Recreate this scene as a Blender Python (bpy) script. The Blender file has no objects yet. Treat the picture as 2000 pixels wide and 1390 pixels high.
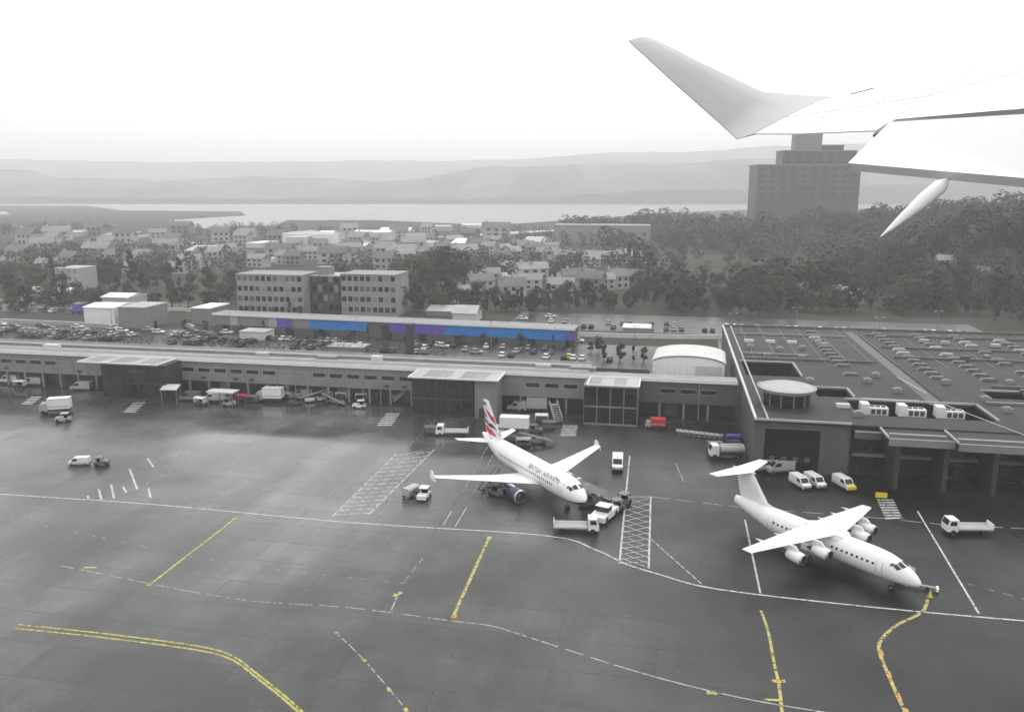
import bpy, bmesh, math, random
from mathutils import Vector, Matrix
random.seed(7)
R = math.radians
sc = bpy.context.scene
COL = sc.collection

# ------------------------------------------------------------------ camera
CAM_H = 50.0
FPX = 1600.0                       # focal length in pixels of the 2000 px wide photograph
PITCH = math.atan(327 / FPX)
cam_d = bpy.data.cameras.new('camera')
cam_d.sensor_width = 36.0
cam_d.lens = FPX / 2000 * 36.0
cam_d.clip_start = 0.1
cam_d.clip_end = 60000
cam = bpy.data.objects.new('camera', cam_d)
cam.location = (0, 0, CAM_H)
cam.rotation_euler = (R(90) - PITCH, 0, 0)
COL.objects.link(cam)
sc.camera = cam

# ------------------------------------------------------------------ sky, sun, exposure
SUN_EL, SUN_AZ = 52.0, 20.0
w = bpy.data.worlds.new('World')
sc.world = w
w.use_nodes = True
nt = w.node_tree
nt.nodes.clear()
sky = nt.nodes.new('ShaderNodeTexSky')
sky.sky_type = 'NISHITA'
sky.sun_disc = False
sky.sun_elevation = R(SUN_EL)
sky.sun_rotation = R(SUN_AZ)
sky.air_density = 1.0
sky.dust_density = 6.0
hs = nt.nodes.new('ShaderNodeHueSaturation')
hs.inputs['Saturation'].default_value = 0.05
mx = nt.nodes.new('ShaderNodeMix')
mx.data_type = 'RGBA'
mx.inputs['Factor'].default_value = 0.72          # closed cloud layer over the clear sky
mx.inputs[7].default_value = (12.6, 12.7, 12.8, 1)
bg = nt.nodes.new('ShaderNodeBackground')
bg.inputs['Strength'].default_value = 0.145
wo = nt.nodes.new('ShaderNodeOutputWorld')
wtc = nt.nodes.new('ShaderNodeTexCoord')
wnz = nt.nodes.new('ShaderNodeTexNoise')
wnz.inputs['Scale'].default_value = 3.0
wnz.inputs['Detail'].default_value = 5.0
wrp = nt.nodes.new('ShaderNodeValToRGB')
wrp.color_ramp.elements[0].position = 0.3
wrp.color_ramp.elements[1].position = 0.7
wrp.color_ramp.elements[0].color = (11.6, 11.7, 11.8, 1)
wrp.color_ramp.elements[1].color = (13.6, 13.6, 13.7, 1)
nt.links.new(wtc.outputs['Generated'], wnz.inputs['Vector'])
nt.links.new(wnz.outputs['Fac'], wrp.inputs['Fac'])
nt.links.new(wrp.outputs['Color'], mx.inputs[7])
nt.links.new(sky.outputs[0], hs.inputs['Color'])
nt.links.new(hs.outputs[0], mx.inputs[6])
nt.links.new(mx.outputs[2], bg.inputs['Color'])
nt.links.new(bg.outputs[0], wo.inputs['Surface'])

sun_d = bpy.data.lights.new('sun', 'SUN')
sun_d.energy = 0.6
sun_d.angle = R(30)
sun_d.color = (1.0, 0.98, 0.95)
sun = bpy.data.objects.new('sun', sun_d)
_az, _el = R(SUN_AZ), R(SUN_EL)
_dir = Vector((math.sin(_az) * math.cos(_el), math.cos(_az) * math.cos(_el), math.sin(_el)))
sun.rotation_euler = _dir.to_track_quat('Z', 'Y').to_euler()
sun.location = (0, 0, 300)
COL.objects.link(sun)

vs = sc.view_settings
vs.view_transform = 'Standard'
vs.look = 'None'
vs.gamma = 1.0
vs.exposure = 0.0
vs.use_curve_mapping = False
sc.cycles.max_bounces = 6
sc.cycles.diffuse_bounces = 2
sc.cycles.glossy_bounces = 2
sc.cycles.transmission_bounces = 2
sc.cycles.volume_bounces = 2
sc.cycles.transparent_max_bounces = 4
sc.cycles.caustics_reflective = False
sc.cycles.caustics_refractive = False
sc.cycles.use_denoising = True

# ------------------------------------------------------------------ coordinate helpers
AX = R(11)                              # the airport's own axes are turned 11 degrees
CA, SA = math.cos(AX), math.sin(AX)
_c, _s = math.cos(PITCH), math.sin(PITCH)

def G(px, py, z=0.0):
    """point at height z seen at a photograph pixel"""
    u = (px - 1000) / FPX
    v = -(py - 695) / FPX
    d = Vector((u, _c + v * _s, -_s + v * _c))
    k = (z - CAM_H) / d.z
    return Vector((d.x * k, d.y * k, z))

def D(px, py, dep):
    """point at an optical-axis distance (for the near wing)"""
    u = (px - 1000) / FPX
    v = -(py - 695) / FPX
    return Vector((u, _c + v * _s, -_s + v * _c)) * dep + Vector((0, 0, CAM_H))

def Wd(s, t, z=0.0):
    """airport axes (s along the pier, t away from the runway) to world"""
    return Vector((s * CA + t * SA, -s * SA + t * CA, z))

def ST(p):
    return (p.x * CA - p.y * SA, p.x * SA + p.y * CA)

# ------------------------------------------------------------------ materials
MATS = {}
def mat(key, rgb, rough=0.6, var=0.15, scale=0.5, spec=0.5, metal=0.0, emit=0.0, bump=0.0, detail=4.0, alpha=1.0):
    if key in MATS:
        return MATS[key]
    m = bpy.data.materials.new(key)
    m.use_nodes = True
    n = m.node_tree.nodes
    l = m.node_tree.links
    b = n['Principled BSDF']
    b.inputs['Roughness'].default_value = rough
    b.inputs['Metallic'].default_value = metal
    b.inputs['Specular IOR Level'].default_value = spec
    b.inputs['Base Color'].default_value = (*rgb, 1)
    if var > 0:
        tc = n.new('ShaderNodeTexCoord')
        nz = n.new('ShaderNodeTexNoise')
        nz.inputs['Scale'].default_value = scale
        nz.inputs['Detail'].default_value = detail
        nz.inputs['Roughness'].default_value = 0.65
        l.new(tc.outputs['Object'], nz.inputs['Vector'])
        rp = n.new('ShaderNodeValToRGB')
        rp.color_ramp.elements[0].position = 0.3
        rp.color_ramp.elements[1].position = 0.7
        rp.color_ramp.elements[0].color = (*[max(0, x * (1 - var)) for x in rgb], 1)
        rp.color_ramp.elements[1].color = (*[min(1, x * (1 + var)) for x in rgb], 1)
        l.new(nz.outputs['Fac'], rp.inputs['Fac'])
        l.new(rp.outputs['Color'], b.inputs['Base Color'])
        if bump:
            bp = n.new('ShaderNodeBump')
            bp.inputs['Strength'].default_value = bump
            l.new(nz.outputs['Fac'], bp.inputs['Height'])
            l.new(bp.outputs['Normal'], b.inputs['Normal'])
    MATS[key] = m
    return m

def tarmac(key, base, wet_lo, wet_hi, r_dry, r_wet, darker_x=False):
    """weathered asphalt or concrete with patches of standing water (varying gloss)"""
    m = bpy.data.materials.new(key)
    m.use_nodes = True
    n = m.node_tree.nodes
    l = m.node_tree.links
    b = n['Principled BSDF']
    tc = n.new('ShaderNodeTexCoord')
    def noise(scale, detail=5, sx=1, sy=1, rot=0.0):
        mp = n.new('ShaderNodeMapping')
        mp.inputs['Scale'].default_value = (sx, sy, 1)
        mp.inputs['Rotation'].default_value = (0, 0, rot)
        l.new(tc.outputs['Object'], mp.inputs['Vector'])
        z = n.new('ShaderNodeTexNoise')
        z.inputs['Scale'].default_value = scale
        z.inputs['Detail'].default_value = detail
        z.inputs['Roughness'].default_value = 0.6
        l.new(mp.outputs[0], z.inputs['Vector'])
        return z.outputs['Fac']
    def ramp(fac, p0, c0, p1, c1):
        r = n.new('ShaderNodeValToRGB')
        r.color_ramp.elements[0].position = p0
        r.color_ramp.elements[1].position = p1
        r.color_ramp.elements[0].color = (*c0, 1)
        r.color_ramp.elements[1].color = (*c1, 1)
        l.new(fac, r.inputs['Fac'])
        return r.outputs['Color']
    def mul(a, c):
        x = n.new('ShaderNodeMix')
        x.data_type = 'RGBA'
        x.blend_type = 'MULTIPLY'
        x.inputs['Factor'].default_value = 1
        l.new(a, x.inputs[6])
        l.new(c, x.inputs[7])
        return x.outputs[2]
    big = ramp(noise(0.022, 7), 0.40, [x * 0.3 for x in base], 0.62, [x * 1.75 for x in base])
    streak = ramp(noise(0.09, 6, 1, 0.14, 0.5), 0.38, (0.6,) * 3, 0.62, (1.25,) * 3)
    fine = ramp(noise(1.6, 6), 0.3, (0.85,) * 3, 0.7, (1.12,) * 3)
    # paving lanes of slightly different age, laid in strips
    vr = n.new('ShaderNodeTexBrick')
    vr.inputs['Scale'].default_value = 1.0
    vr.inputs['Brick Width'].default_value = 22.0
    vr.inputs['Row Height'].default_value = 6.0
    vr.inputs['Mortar Size'].default_value = 0.09
    vr.inputs['Color1'].default_value = (0.78, 0.78, 0.78, 1)
    vr.inputs['Color2'].default_value = (1.15, 1.15, 1.15, 1)
    vr.inputs['Mortar'].default_value = (0.4, 0.4, 0.4, 1)
    l.new(tc.outputs['Object'], vr.inputs['Vector'])
    col = mul(mul(mul(big, streak), fine), vr.outputs['Color'])
    if darker_x:
        # base colour grows darker towards +x and paler towards -x, along a noisy ramp
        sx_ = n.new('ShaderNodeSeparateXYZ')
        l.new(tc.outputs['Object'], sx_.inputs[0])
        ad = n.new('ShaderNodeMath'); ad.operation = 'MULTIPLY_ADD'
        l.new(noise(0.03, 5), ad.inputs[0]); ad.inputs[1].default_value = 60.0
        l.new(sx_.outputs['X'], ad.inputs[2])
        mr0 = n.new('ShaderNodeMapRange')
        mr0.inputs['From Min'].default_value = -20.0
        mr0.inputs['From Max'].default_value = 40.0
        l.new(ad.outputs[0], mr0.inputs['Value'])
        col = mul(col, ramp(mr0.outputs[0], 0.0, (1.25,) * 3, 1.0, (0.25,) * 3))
        # specular level falls towards +x along the same ramp
        sp = n.new('ShaderNodeMapRange')
        sp.inputs['To Min'].default_value = 0.6
        sp.inputs['To Max'].default_value = 0.2
        l.new(mr0.outputs[0], sp.inputs['Value'])
        l.new(sp.outputs[0], b.inputs['Specular IOR Level'])
        # dark rubber and oil smears
        col = mul(col, ramp(noise(0.11, 6, 1, 0.35, -0.4), 0.30, (0.55,) * 3, 0.44, (1.0,) * 3))
    l.new(col, b.inputs['Base Color'])
    # one field of wetness: standing-water film is smoother
    wz = noise(0.018, 5)
    mr = n.new('ShaderNodeMapRange')
    mr.inputs['From Min'].default_value = wet_lo
    mr.inputs['From Max'].default_value = wet_hi
    mr.inputs['To Min'].default_value = r_dry
    mr.inputs['To Max'].default_value = r_wet
    l.new(wz, mr.inputs['Value'])
    if darker_x:
        ra = n.new('ShaderNodeMath'); ra.operation = 'MULTIPLY_ADD'
        l.new(mr0.outputs[0], ra.inputs[0]); ra.inputs[1].default_value = 0.16
        l.new(mr.outputs[0], ra.inputs[2]); l.new(ra.outputs[0], b.inputs['Roughness'])
    else:
        l.new(mr.outputs[0], b.inputs['Roughness'])
    bp = n.new('ShaderNodeBump')
    bp.inputs['Strength'].default_value = 0.12
    bp.inputs['Distance'].default_value = 0.03
    l.new(noise(2.2, 4), bp.inputs['Height'])
    l.new(bp.outputs['Normal'], b.inputs['Normal'])
    MATS[key] = m
    return m

def paint(key, rgb, hold):
    """thin worn road paint: flaked away in places so that the tarmac shows through"""
    m = mat(key, rgb, 0.5, 0.35, 1.1, detail=7)
    n = m.node_tree.nodes; l = m.node_tree.links
    tc = n.new('ShaderNodeTexCoord'); z = n.new('ShaderNodeTexNoise')
    z.inputs['Scale'].default_value = 1.7; z.inputs['Detail'].default_value = 8; z.inputs['Roughness'].default_value = 0.7
    l.new(tc.outputs['Object'], z.inputs['Vector'])
    r = n.new('ShaderNodeMapRange')
    r.inputs['From Min'].default_value = hold - 0.05; r.inputs['From Max'].default_value = hold + 0.05
    l.new(z.outputs['Fac'], r.inputs['Value'])
    t = n.new('ShaderNodeBsdfTransparent'); x = n.new('ShaderNodeMixShader')
    l.new(r.outputs[0], x.inputs[0]); l.new(t.outputs[0], x.inputs[1]); l.new(n['Principled BSDF'].outputs[0], x.inputs[2])
    l.new(x.outputs[0], n['Material Output'].inputs['Surface'])
    return m

def fields(key):
    """hill farmland: patchwork of fields with darker hedges and woods"""
    m = bpy.data.materials.new(key); m.use_nodes = True
    n = m.node_tree.nodes; l = m.node_tree.links; b = n['Principled BSDF']
    b.inputs['Roughness'].default_value = 0.95; b.inputs['Specular IOR Level'].default_value = 0.1
    tc = n.new('ShaderNodeTexCoord')
    mp = n.new('ShaderNodeMapping'); mp.inputs['Scale'].default_value = (0.0055, 0.003, 0.003)
    l.new(tc.outputs['Object'], mp.inputs['Vector'])
    v = n.new('ShaderNodeTexVoronoi'); v.inputs['Scale'].default_value = 1.0
    l.new(mp.outputs[0], v.inputs['Vector'])
    r = n.new('ShaderNodeValToRGB')
    r.color_ramp.elements[0].color = (0.035, 0.04, 0.03, 1); r.color_ramp.elements[1].color = (0.17, 0.175, 0.15, 1)
    bw = n.new('ShaderNodeRGBToBW'); l.new(v.outputs['Color'], bw.inputs[0]); l.new(bw.outputs[0], r.inputs['Fac'])
    v2 = n.new('ShaderNodeTexVoronoi'); v2.feature = 'DISTANCE_TO_EDGE'; l.new(mp.outputs[0], v2.inputs['Vector'])
    r2 = n.new('ShaderNodeMapRange'); r2.inputs['From Max'].default_value = 0.1; r2.inputs['To Min'].default_value = 0.3
    l.new(v2.outputs['Distance'], r2.inputs['Value'])
    x = n.new('ShaderNodeMix'); x.data_type = 'RGBA'; x.blend_type = 'MULTIPLY'; x.inputs['Factor'].default_value = 1
    l.new(r.outputs[0], x.inputs[6]); l.new(r2.outputs[0], x.inputs[7]); l.new(x.outputs[2], b.inputs['Base Color'])
    return m

M = {}
M['apron'] = tarmac('wet_apron', (0.06, 0.06, 0.0575), 0.42, 0.58, 0.33, 0.06, darker_x=True)
M['asphalt'] = tarmac('wet_asphalt', (0.035, 0.035, 0.036), 0.38, 0.62, 0.5, 0.3)
M['grass'] = mat('grass_ground', (0.045, 0.049, 0.038), 0.9, 0.5, 0.02, 0.1, detail=8)
M['soil'] = mat('woodland_floor', (0.028, 0.031, 0.024), 0.95, 0.4, 0.03, 0.2)
M['hill'] = fields('hillside_fields')
M['water'] = mat('lough_water', (0.10, 0.11, 0.115), 0.22, 0.1, 0.004, 0.5)
M['white_line'] = paint('worn_white_line', (0.45, 0.45, 0.44), 0.42)
M['faint_line'] = paint('faint_white_line', (0.34, 0.34, 0.33), 0.44)
M['yellow_line'] = paint('worn_yellow_line', (0.38, 0.345, 0.08), 0.44)
M['orange_line'] = paint('orange_line', (0.46, 0.25, 0.05), 0.42)
M['aircraft_white'] = mat('aircraft_white_paint', (0.78, 0.78, 0.78), 0.3, 0.05, 0.4)
M['winglet_shaded'] = mat('winglet_shaded_white', (0.31, 0.31, 0.315), 0.45, 0.06, 0.5)  # darker copy of the wing white, winglet shade put into the colour
M['wing_grey'] = mat('wing_light_grey', (0.74, 0.74, 0.75), 0.33, 0.07, 0.5)
M['navy'] = mat('navy_paint', (0.012, 0.016, 0.07), 0.3, 0.05, 0.5)
M['red'] = mat('red_paint', (0.55, 0.02, 0.05), 0.35, 0.08, 0.5)
M['metal'] = mat('bare_metal', (0.5, 0.5, 0.5), 0.35, 0.15, 2, metal=0.8)
M['dark_metal'] = mat('dark_metal', (0.05, 0.05, 0.055), 0.5, 0.2, 2)
M['tyre'] = mat('tyre_rubber', (0.018, 0.018, 0.018), 0.8, 0.2, 4)
M['glass'] = mat('dark_glass', (0.012, 0.014, 0.017), 0.08, 0.1, 0.4)
M['black'] = mat('dark_interior', (0.008, 0.008, 0.009), 0.9, 0.2, 0.5, 0.2)
M['white'] = mat('white_sheet_metal', (0.72, 0.72, 0.72), 0.45, 0.07, 0.7)
M['shed_white'] = mat('bright_white_cladding', (0.86, 0.86, 0.86), 0.4, 0.04, 0.5)
M['offwhite'] = mat('off_white_cladding', (0.55, 0.55, 0.54), 0.55, 0.1, 0.3)
M['lgrey'] = mat('light_grey_cladding', (0.36, 0.36, 0.36), 0.5, 0.14, 0.25)
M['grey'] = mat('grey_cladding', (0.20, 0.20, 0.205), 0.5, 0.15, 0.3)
M['mgrey'] = mat('mid_grey_render', (0.255, 0.255, 0.255), 0.7, 0.14, 0.25)
M['skylight'] = mat('rooflight_plastic', (0.12, 0.12, 0.122), 0.5, 0.2, 0.4)
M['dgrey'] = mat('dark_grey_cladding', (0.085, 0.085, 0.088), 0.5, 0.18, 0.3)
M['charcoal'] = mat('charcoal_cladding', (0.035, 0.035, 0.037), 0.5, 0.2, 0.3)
M['roof'] = mat('wet_roof_membrane', (0.026, 0.026, 0.027), 0.65, 0.4, 0.12, 0.2, detail=7)
M['roof_light'] = mat('pale_roof_membrane', (0.22, 0.22, 0.22), 0.5, 0.2, 0.12, detail=7)
M['grey2'] = mat('window_band_grey', (0.045, 0.045, 0.048), 0.4, 0.3, 0.05)
M['brick'] = mat('grey_brick', (0.19, 0.175, 0.16), 0.8, 0.2, 0.4)
M['slate'] = mat('slate_roof', (0.085, 0.085, 0.09), 0.5, 0.25, 0.3)
M['blue'] = mat('blue_panel', (0.008, 0.19, 0.55), 0.4, 0.12, 0.3)
M['violet'] = mat('violet_panel', (0.11, 0.07, 0.42), 0.4, 0.12, 0.3)
M['yellow'] = mat('safety_yellow', (0.62, 0.55, 0.02), 0.5, 0.1, 1)
M['bluev'] = mat('vehicle_blue', (0.03, 0.03, 0.25), 0.4, 0.1, 1)
M['silver'] = mat('silver_car_paint', (0.38, 0.38, 0.39), 0.3, 0.06, 1)
M['blackcar'] = mat('black_car_paint', (0.02, 0.02, 0.022), 0.25, 0.06, 1)
M['greycar'] = mat('grey_car_paint', (0.12, 0.12, 0.125), 0.3, 0.06, 1)
M['orange'] = mat('beacon_orange', (0.7, 0.25, 0.02), 0.4, 0.1, 1)
M['bark'] = mat('bark', (0.05, 0.045, 0.04), 0.9, 0.3, 2)
M['leaf'] = mat('foliage', (0.036, 0.042, 0.027), 0.8, 0.45, 0.35, 0.25)
M['leaf2'] = mat('foliage_dull', (0.046, 0.048, 0.036), 0.8, 0.45, 0.35, 0.25)
M['leaf4'] = mat('foliage_pale', (0.075, 0.078, 0.055), 0.8, 0.5, 0.35, 0.2)
M['leaf3'] = mat('foliage_dark', (0.022, 0.027, 0.019), 0.8, 0.45, 0.35, 0.25)

# ------------------------------------------------------------------ mesh builder
class MB:
    def __init__(self):
        self.v = []; self.f = []; self.m = []
    def add(self, vs_, fs, mi=0):
        o = len(self.v)
        self.v += [tuple(p) for p in vs_]
        for q in fs:
            self.f.append(tuple(i + o for i in q)); self.m.append(mi)
        return self
    def box(self, x0, x1, y0, y1, z0, z1, mi=0):
        vs_ = [(x, y, z) for z in (z0, z1) for y in (y0, y1) for x in (x0, x1)]
        return self.add(vs_, [(0, 2, 3, 1), (4, 5, 7, 6), (0, 1, 5, 4), (1, 3, 7, 5), (3, 2, 6, 7), (2, 0, 4, 6)], mi)
    def prism(self, poly, axis, a0, a1, mi=0):
        """extrude a polygon: axis 'z' poly in xy, 'y' poly in xz, 'x' poly in yz"""
        n = len(poly)
        def P(p, a):
            return {'z': (p[0], p[1], a), 'y': (p[0], a, p[1]), 'x': (a, p[0], p[1])}[axis]
        vs_ = [P(p, a0) for p in poly] + [P(p, a1) for p in poly]
        fs = [tuple(range(n)), tuple(range(2 * n - 1, n - 1, -1))]
        fs += [(i, i + n, (i + 1) % n + n, (i + 1) % n) for i in range(n)]
        return self.add(vs_, fs, mi)
    def loft(self, rings, mi=0, cap=True, mfun=None):
        o = len(self.v); n = len(rings[0])
        for r in rings:
            self.v += [tuple(p) for p in r]
        for k in range(len(rings) - 1):
            for i in range(n):
                j = (i + 1) % n
                self.f.append((o + k * n + i, o + k * n + j, o + (k + 1) * n + j, o + (k + 1) * n + i))
                self.m.append(mfun(k, i) if mfun else mi)
        if cap:
            self.f.append(tuple(o + i for i in range(n - 1, -1, -1))); self.m.append(mi)
            self.f.append(tuple(o + (len(rings) - 1) * n + i for i in range(n))); self.m.append(mi)
        return self
    def cyl(self, p0, p1, r0, r1=None, n=10, mi=0, cap=True):
        p0, p1 = Vector(p0), Vector(p1)
        r1 = r0 if r1 is None else r1
        d = (p1 - p0).normalized()
        a = d.orthogonal().normalized(); b = d.cross(a)
        rg = [[p + (a * math.cos(2 * math.pi * i / n) + b * math.sin(2 * math.pi * i / n)) * r for i in range(n)] for p, r in ((p0, r0), (p1, r1))]
        return self.loft(rg, mi, cap)
    def bar(self, p0, p1, wd, ht=None, mi=0):
        p0, p1 = Vector(p0), Vector(p1)
        ht = wd if ht is None else ht
        d = (p1 - p0).normalized()
        up = Vector((0, 0, 1)) if abs(d.z) < 0.95 else Vector((0, 1, 0))
        a = d.cross(up).normalized() * wd / 2
        b = a.cross(d).normalized() * ht / 2
        return self.loft([[p + a + b, p - a + b, p - a - b, p + a - b] for p in (p0, p1)], mi)
    def mesh(self, name, mats, smooth=False):
        me = bpy.data.meshes.new(name)
        me.from_pydata(self.v, [], self.f)
        for k in mats:
            me.materials.append(M[k])
        me.polygons.foreach_set('material_index', self.m)
        bm = bmesh.new(); bm.from_mesh(me)
        bmesh.ops.recalc_face_normals(bm, faces=bm.faces)
        if smooth:
            for fc in bm.faces: fc.smooth = True
            for e in bm.edges:
                if len(e.link_faces) == 2 and e.calc_face_angle(0) > R(38): e.smooth = False
        bm.to_mesh(me); bm.free()
        return me
    def build(self, name, mats, parent=None, smooth=False, loc=None, rz=0.0):
        if isinstance(mats, str): mats = [mats]
        return link(name, self.mesh(name, mats, smooth), parent, loc, rz)

def link(name, me, parent=None, loc=None, rz=0.0):
    o = bpy.data.objects.new(name, me)
    COL.objects.link(o)
    if parent: o.parent = parent
    if loc is not None: o.location = loc
    o.rotation_euler[2] = rz
    return o

def empty(name, loc=(0, 0, 0), rz=0.0):
    return link(name, None, None, loc, rz)

def tag(o, label=None, cat=None, group=None, kind=None):
    if label: o['label'] = label
    if cat: o['category'] = cat
    if group: o['group'] = group
    if kind: o['kind'] = kind
    return o

def copy_tree(o, parent=None):
    c = o.copy(); COL.objects.link(c)
    if parent is not None: c.parent = parent
    for ch in list(o.children): copy_tree(ch, c)
    return c

def sheet(name, pts, z, matk, rz=0.0, kind='structure', label=None):
    b = MB(); b.add([(p[0], p[1], z) for p in pts], [tuple(range(len(pts)))])
    o = b.build(name, matk, rz=rz)
    tag(o, label, None, None, kind)
    return o

# ------------------------------------------------------------------ the setting: ground, water, hills
sheet('ground', [(-16000, -3000), (16000, -3000), (16000, 17500), (-16000, 17500)], 0.0, 'grass')
sheet('apron', [(-420, -120), (420, -120), (420, 176.5), (-420, 176.5)], 0.02, 'apron', rz=-AX)
sheet('landside_road', [(-420, 226), (14, 226), (14, 264), (-420, 264)], 0.02, 'asphalt', rz=-AX)
sheet('car_park', [(-160, 192.5), (14, 192.5), (14, 225.5), (-160, 225.5)], 0.02, 'asphalt', rz=-AX)
sheet('car_park', [(-420, 192.5), (-165, 192.5), (-165, 225.5), (-420, 225.5)], 0.02, 'asphalt', rz=-AX)
sheet('car_park', [(-60, 290), (110, 290), (110, 330), (-60, 330)], 0.02, 'asphalt', rz=-AX)
sheet('access_road', [(16, 262.5), (330, 262.5), (330, 285), (16, 285)], 0.02, 'asphalt', rz=-AX)

def ground_poly(name, px, z, matk):
    pts = [G(x, y, z) for x, y in px]
    return sheet(name, pts, z, matk)
# the lough: far reach and the inlets between the docks
ground_poly('lough_water', [(-900, 388), (2600, 388), (2600, 404), (1480, 408), (1330, 415), (1180, 425), (1050, 434), (960, 440), (740, 430), (560, 430), (540, 441), (470, 441), (420, 448), (370, 443), (330, 430), (480, 421), (470, 413), (240, 411), (170, 402), (-900, 400)], 0.25, 'water')
ground_poly('dock_basin', [(-500, 412), (10, 413), (20, 419), (-500, 420)], 0.25, 'water')
ground_poly('dock_basin', [(105, 450), (120, 450), (120, 453), (105, 453)], 0.25, 'water')

def ridge(name, d, prof, depth, matk, seed, rough=6.0):
    """a range of hills: prof = [(px, py of the skyline)], crest at distance d, sloping to both sides"""
    rnd = random.Random(seed)
    xs = [-1400 + 4800 * i / 150 for i in range(151)]
    def top(px):
        for (a, ya), (b_, yb) in zip(prof, prof[1:]):
            if a <= px <= b_:
                k = (px - a) / (b_ - a); k = k * k * (3 - 2 * k)
                return ya + (yb - ya) * k
        return prof[-1][1]
    b = MB(); rows = 9
    nz = [rnd.uniform(-1, 1) for _ in xs]
    nz = [(nz[i - 1] + 2 * nz[i] + nz[(i + 1) % len(nz)]) / 4 for i in range(len(nz))]
    for j in range(rows):
        k = j / (rows - 1)                     # 0 = foot, 0.6 = crest, 1 = back
        prof_k = math.sin(min(k / 0.6, 1) * math.pi / 2) ** 1.3 if k <= 0.6 else 1 - (k - 0.6) / 0.4
        dd = d - depth + k * depth * 1.7
        for i, px in enumerate(xs):
            x = (px - 1000) / FPX * d
            zc = CAM_H + d * ((368 - top(px)) / FPX) * 1.02 + nz[i] * rough
            jig = (rnd.random() - 0.5) * rough * (1 if 0 < j < rows - 1 else 0)
            b.v.append((x, dd, max(-2, zc * prof_k + jig) if j not in (0, rows - 1) else -2.0))
    n = len(xs)
    for j in range(rows - 1):
        for i in range(n - 1):
            b.f.append((j * n + i, j * n + i + 1, (j + 1) * n + i + 1, (j + 1) * n + i)); b.m.append(0)
    return tag(b.build(name, matk, smooth=True), kind='structure')
ridge('far_hills', 6000, [(-1400, 330), (0, 312), (300, 320), (900, 316), (1300, 300), (1500, 288), (1800, 282), (3400, 280)], 1500, 'hill', 3, 7)
ridge('near_hills', 3900, [(-1400, 345), (0, 331), (60, 330), (130, 347), (300, 350), (330, 362), (370, 350), (480, 348), (520, 346), (800, 352), (900, 338), (960, 326), (1300, 321), (1460, 312), (1700, 300), (3400, 290)], 900, 'hill', 5, 6)
ridge('shore_slope', 2900, [(-1400, 372), (900, 388), (1080, 384), (1140, 377), (1300, 369), (1450, 370), (1500, 360), (3400, 330)], 200, 'soil', 9, 3)

# the wooded rise that closes the view on the right
HILLS = [(330, 720, 240, 150, 17.0), (470, 640, 220, 170, 26.0), (315, 430, 150, 100, 38.0), (420, 430, 160, 130, 26.0), (190, 900, 180, 120, 10.0), (600, 500, 250, 250, 25.0)]
def hz(x, y):
    z = 0.0
    for cx, cy, rx, ry, hh in HILLS:
        q = ((x - cx) / rx) ** 2 + ((y - cy) / ry) ** 2
        if q < 1: z += hh * (1 - q) ** 2 * (1 + 0.0)
    return z
b = MB(); nx, ny = 60, 50
for j in range(ny):
    for i in range(nx):
        x = 0 + i * 900 / (nx - 1); y = 280 + j * 800 / (ny - 1)
        z_ = hz(x, y)
        b.v.append((x, y, z_ if z_ > 0.3 else -0.5))
for j in range(ny - 1):
    for i in range(nx - 1):
        b.f.append((j * nx + i, j * nx + i + 1, (j + 1) * nx + i + 1, (j + 1) * nx + i)); b.m.append(0)
tag(b.build('wooded_hill', 'soil', smooth=True), kind='structure')

sheet('car_park', [(-340, 290), (-205, 290), (-205, 325), (-340, 325)], 0.02, 'asphalt', rz=-AX)

# ------------------------------------------------------------------ painted markings on the apron
def polyline(name, pts, wd, matk, dash=None, z=0.035):
    """ribbon along world points, optionally dashed (on, off)"""
    b = MB()
    def seg(p, q):
        d = (q - p)
        if d.length < 1e-4: return
        n_ = Vector((-d.y, d.x, 0)).normalized() * wd / 2
        b.add([(p + n_).to_3d(), (q + n_).to_3d(), (q - n_).to_3d(), (p - n_).to_3d()], [(0, 1, 2, 3)])
    for p, q in zip(pts, pts[1:]):
        if not dash:
            seg(p, q)
        else:
            L = (q - p).length; u = (q - p) / L; k = 0
            while k < L:
                seg(p + u * k, p + u * min(L, k + dash[0])); k += dash[0] + dash[1]
    for i in range(len(b.v)): b.v[i] = (b.v[i][0], b.v[i][1], z)
    return tag(b.build(name, matk), kind='structure')
def mark(name, px, wd, matk, dash=None, z=0.035, sub=1):
    pts = [G(x, y) for x, y in px]
    if sub > 1 and len(pts) > 2:                       # smooth the curve
        out = []
        for i in range(len(pts) - 1):
            p0 = pts[max(0, i - 1)]; p1 = pts[i]; p2 = pts[i + 1]; p3 = pts[min(len(pts) - 1, i + 2)]
            for k in range(sub):
                u = k / sub
                out.append(0.5 * (2 * p1 + (p2 - p0) * u + (2 * p0 - 5 * p1 + 4 * p2 - p3) * u * u + (3 * p1 - p0 - 3 * p2 + p3) * u ** 3))
        pts = out + [pts[-1]]
    return polyline(name, pts, wd, matk, dash, z)
mark('stand_edge_line', [(-60, 961), (0, 965), (300, 985), (680, 1020), (1060, 1045), (1160, 1072), (1220, 1100), (1290, 1122), (1400, 1150), (1700, 1185), (2000, 1212), (2100, 1220)], 0.30, 'white_line', sub=4)
mark('roadway_line', [(120, 1105), (450, 1168), (680, 1186), (880, 1212), (960, 1222), (1020, 1240), (1200, 1298), (1330, 1335), (1470, 1367), (1620, 1392)], 0.17, 'faint_line', (2.2, 0.9), sub=4)
mark('roadway_line', [(-40, 1000), (200, 1050), (450, 1100), (700, 1130), (800, 1140)], 0.12, 'faint_line', (0.7, 3.0), sub=3)
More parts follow.
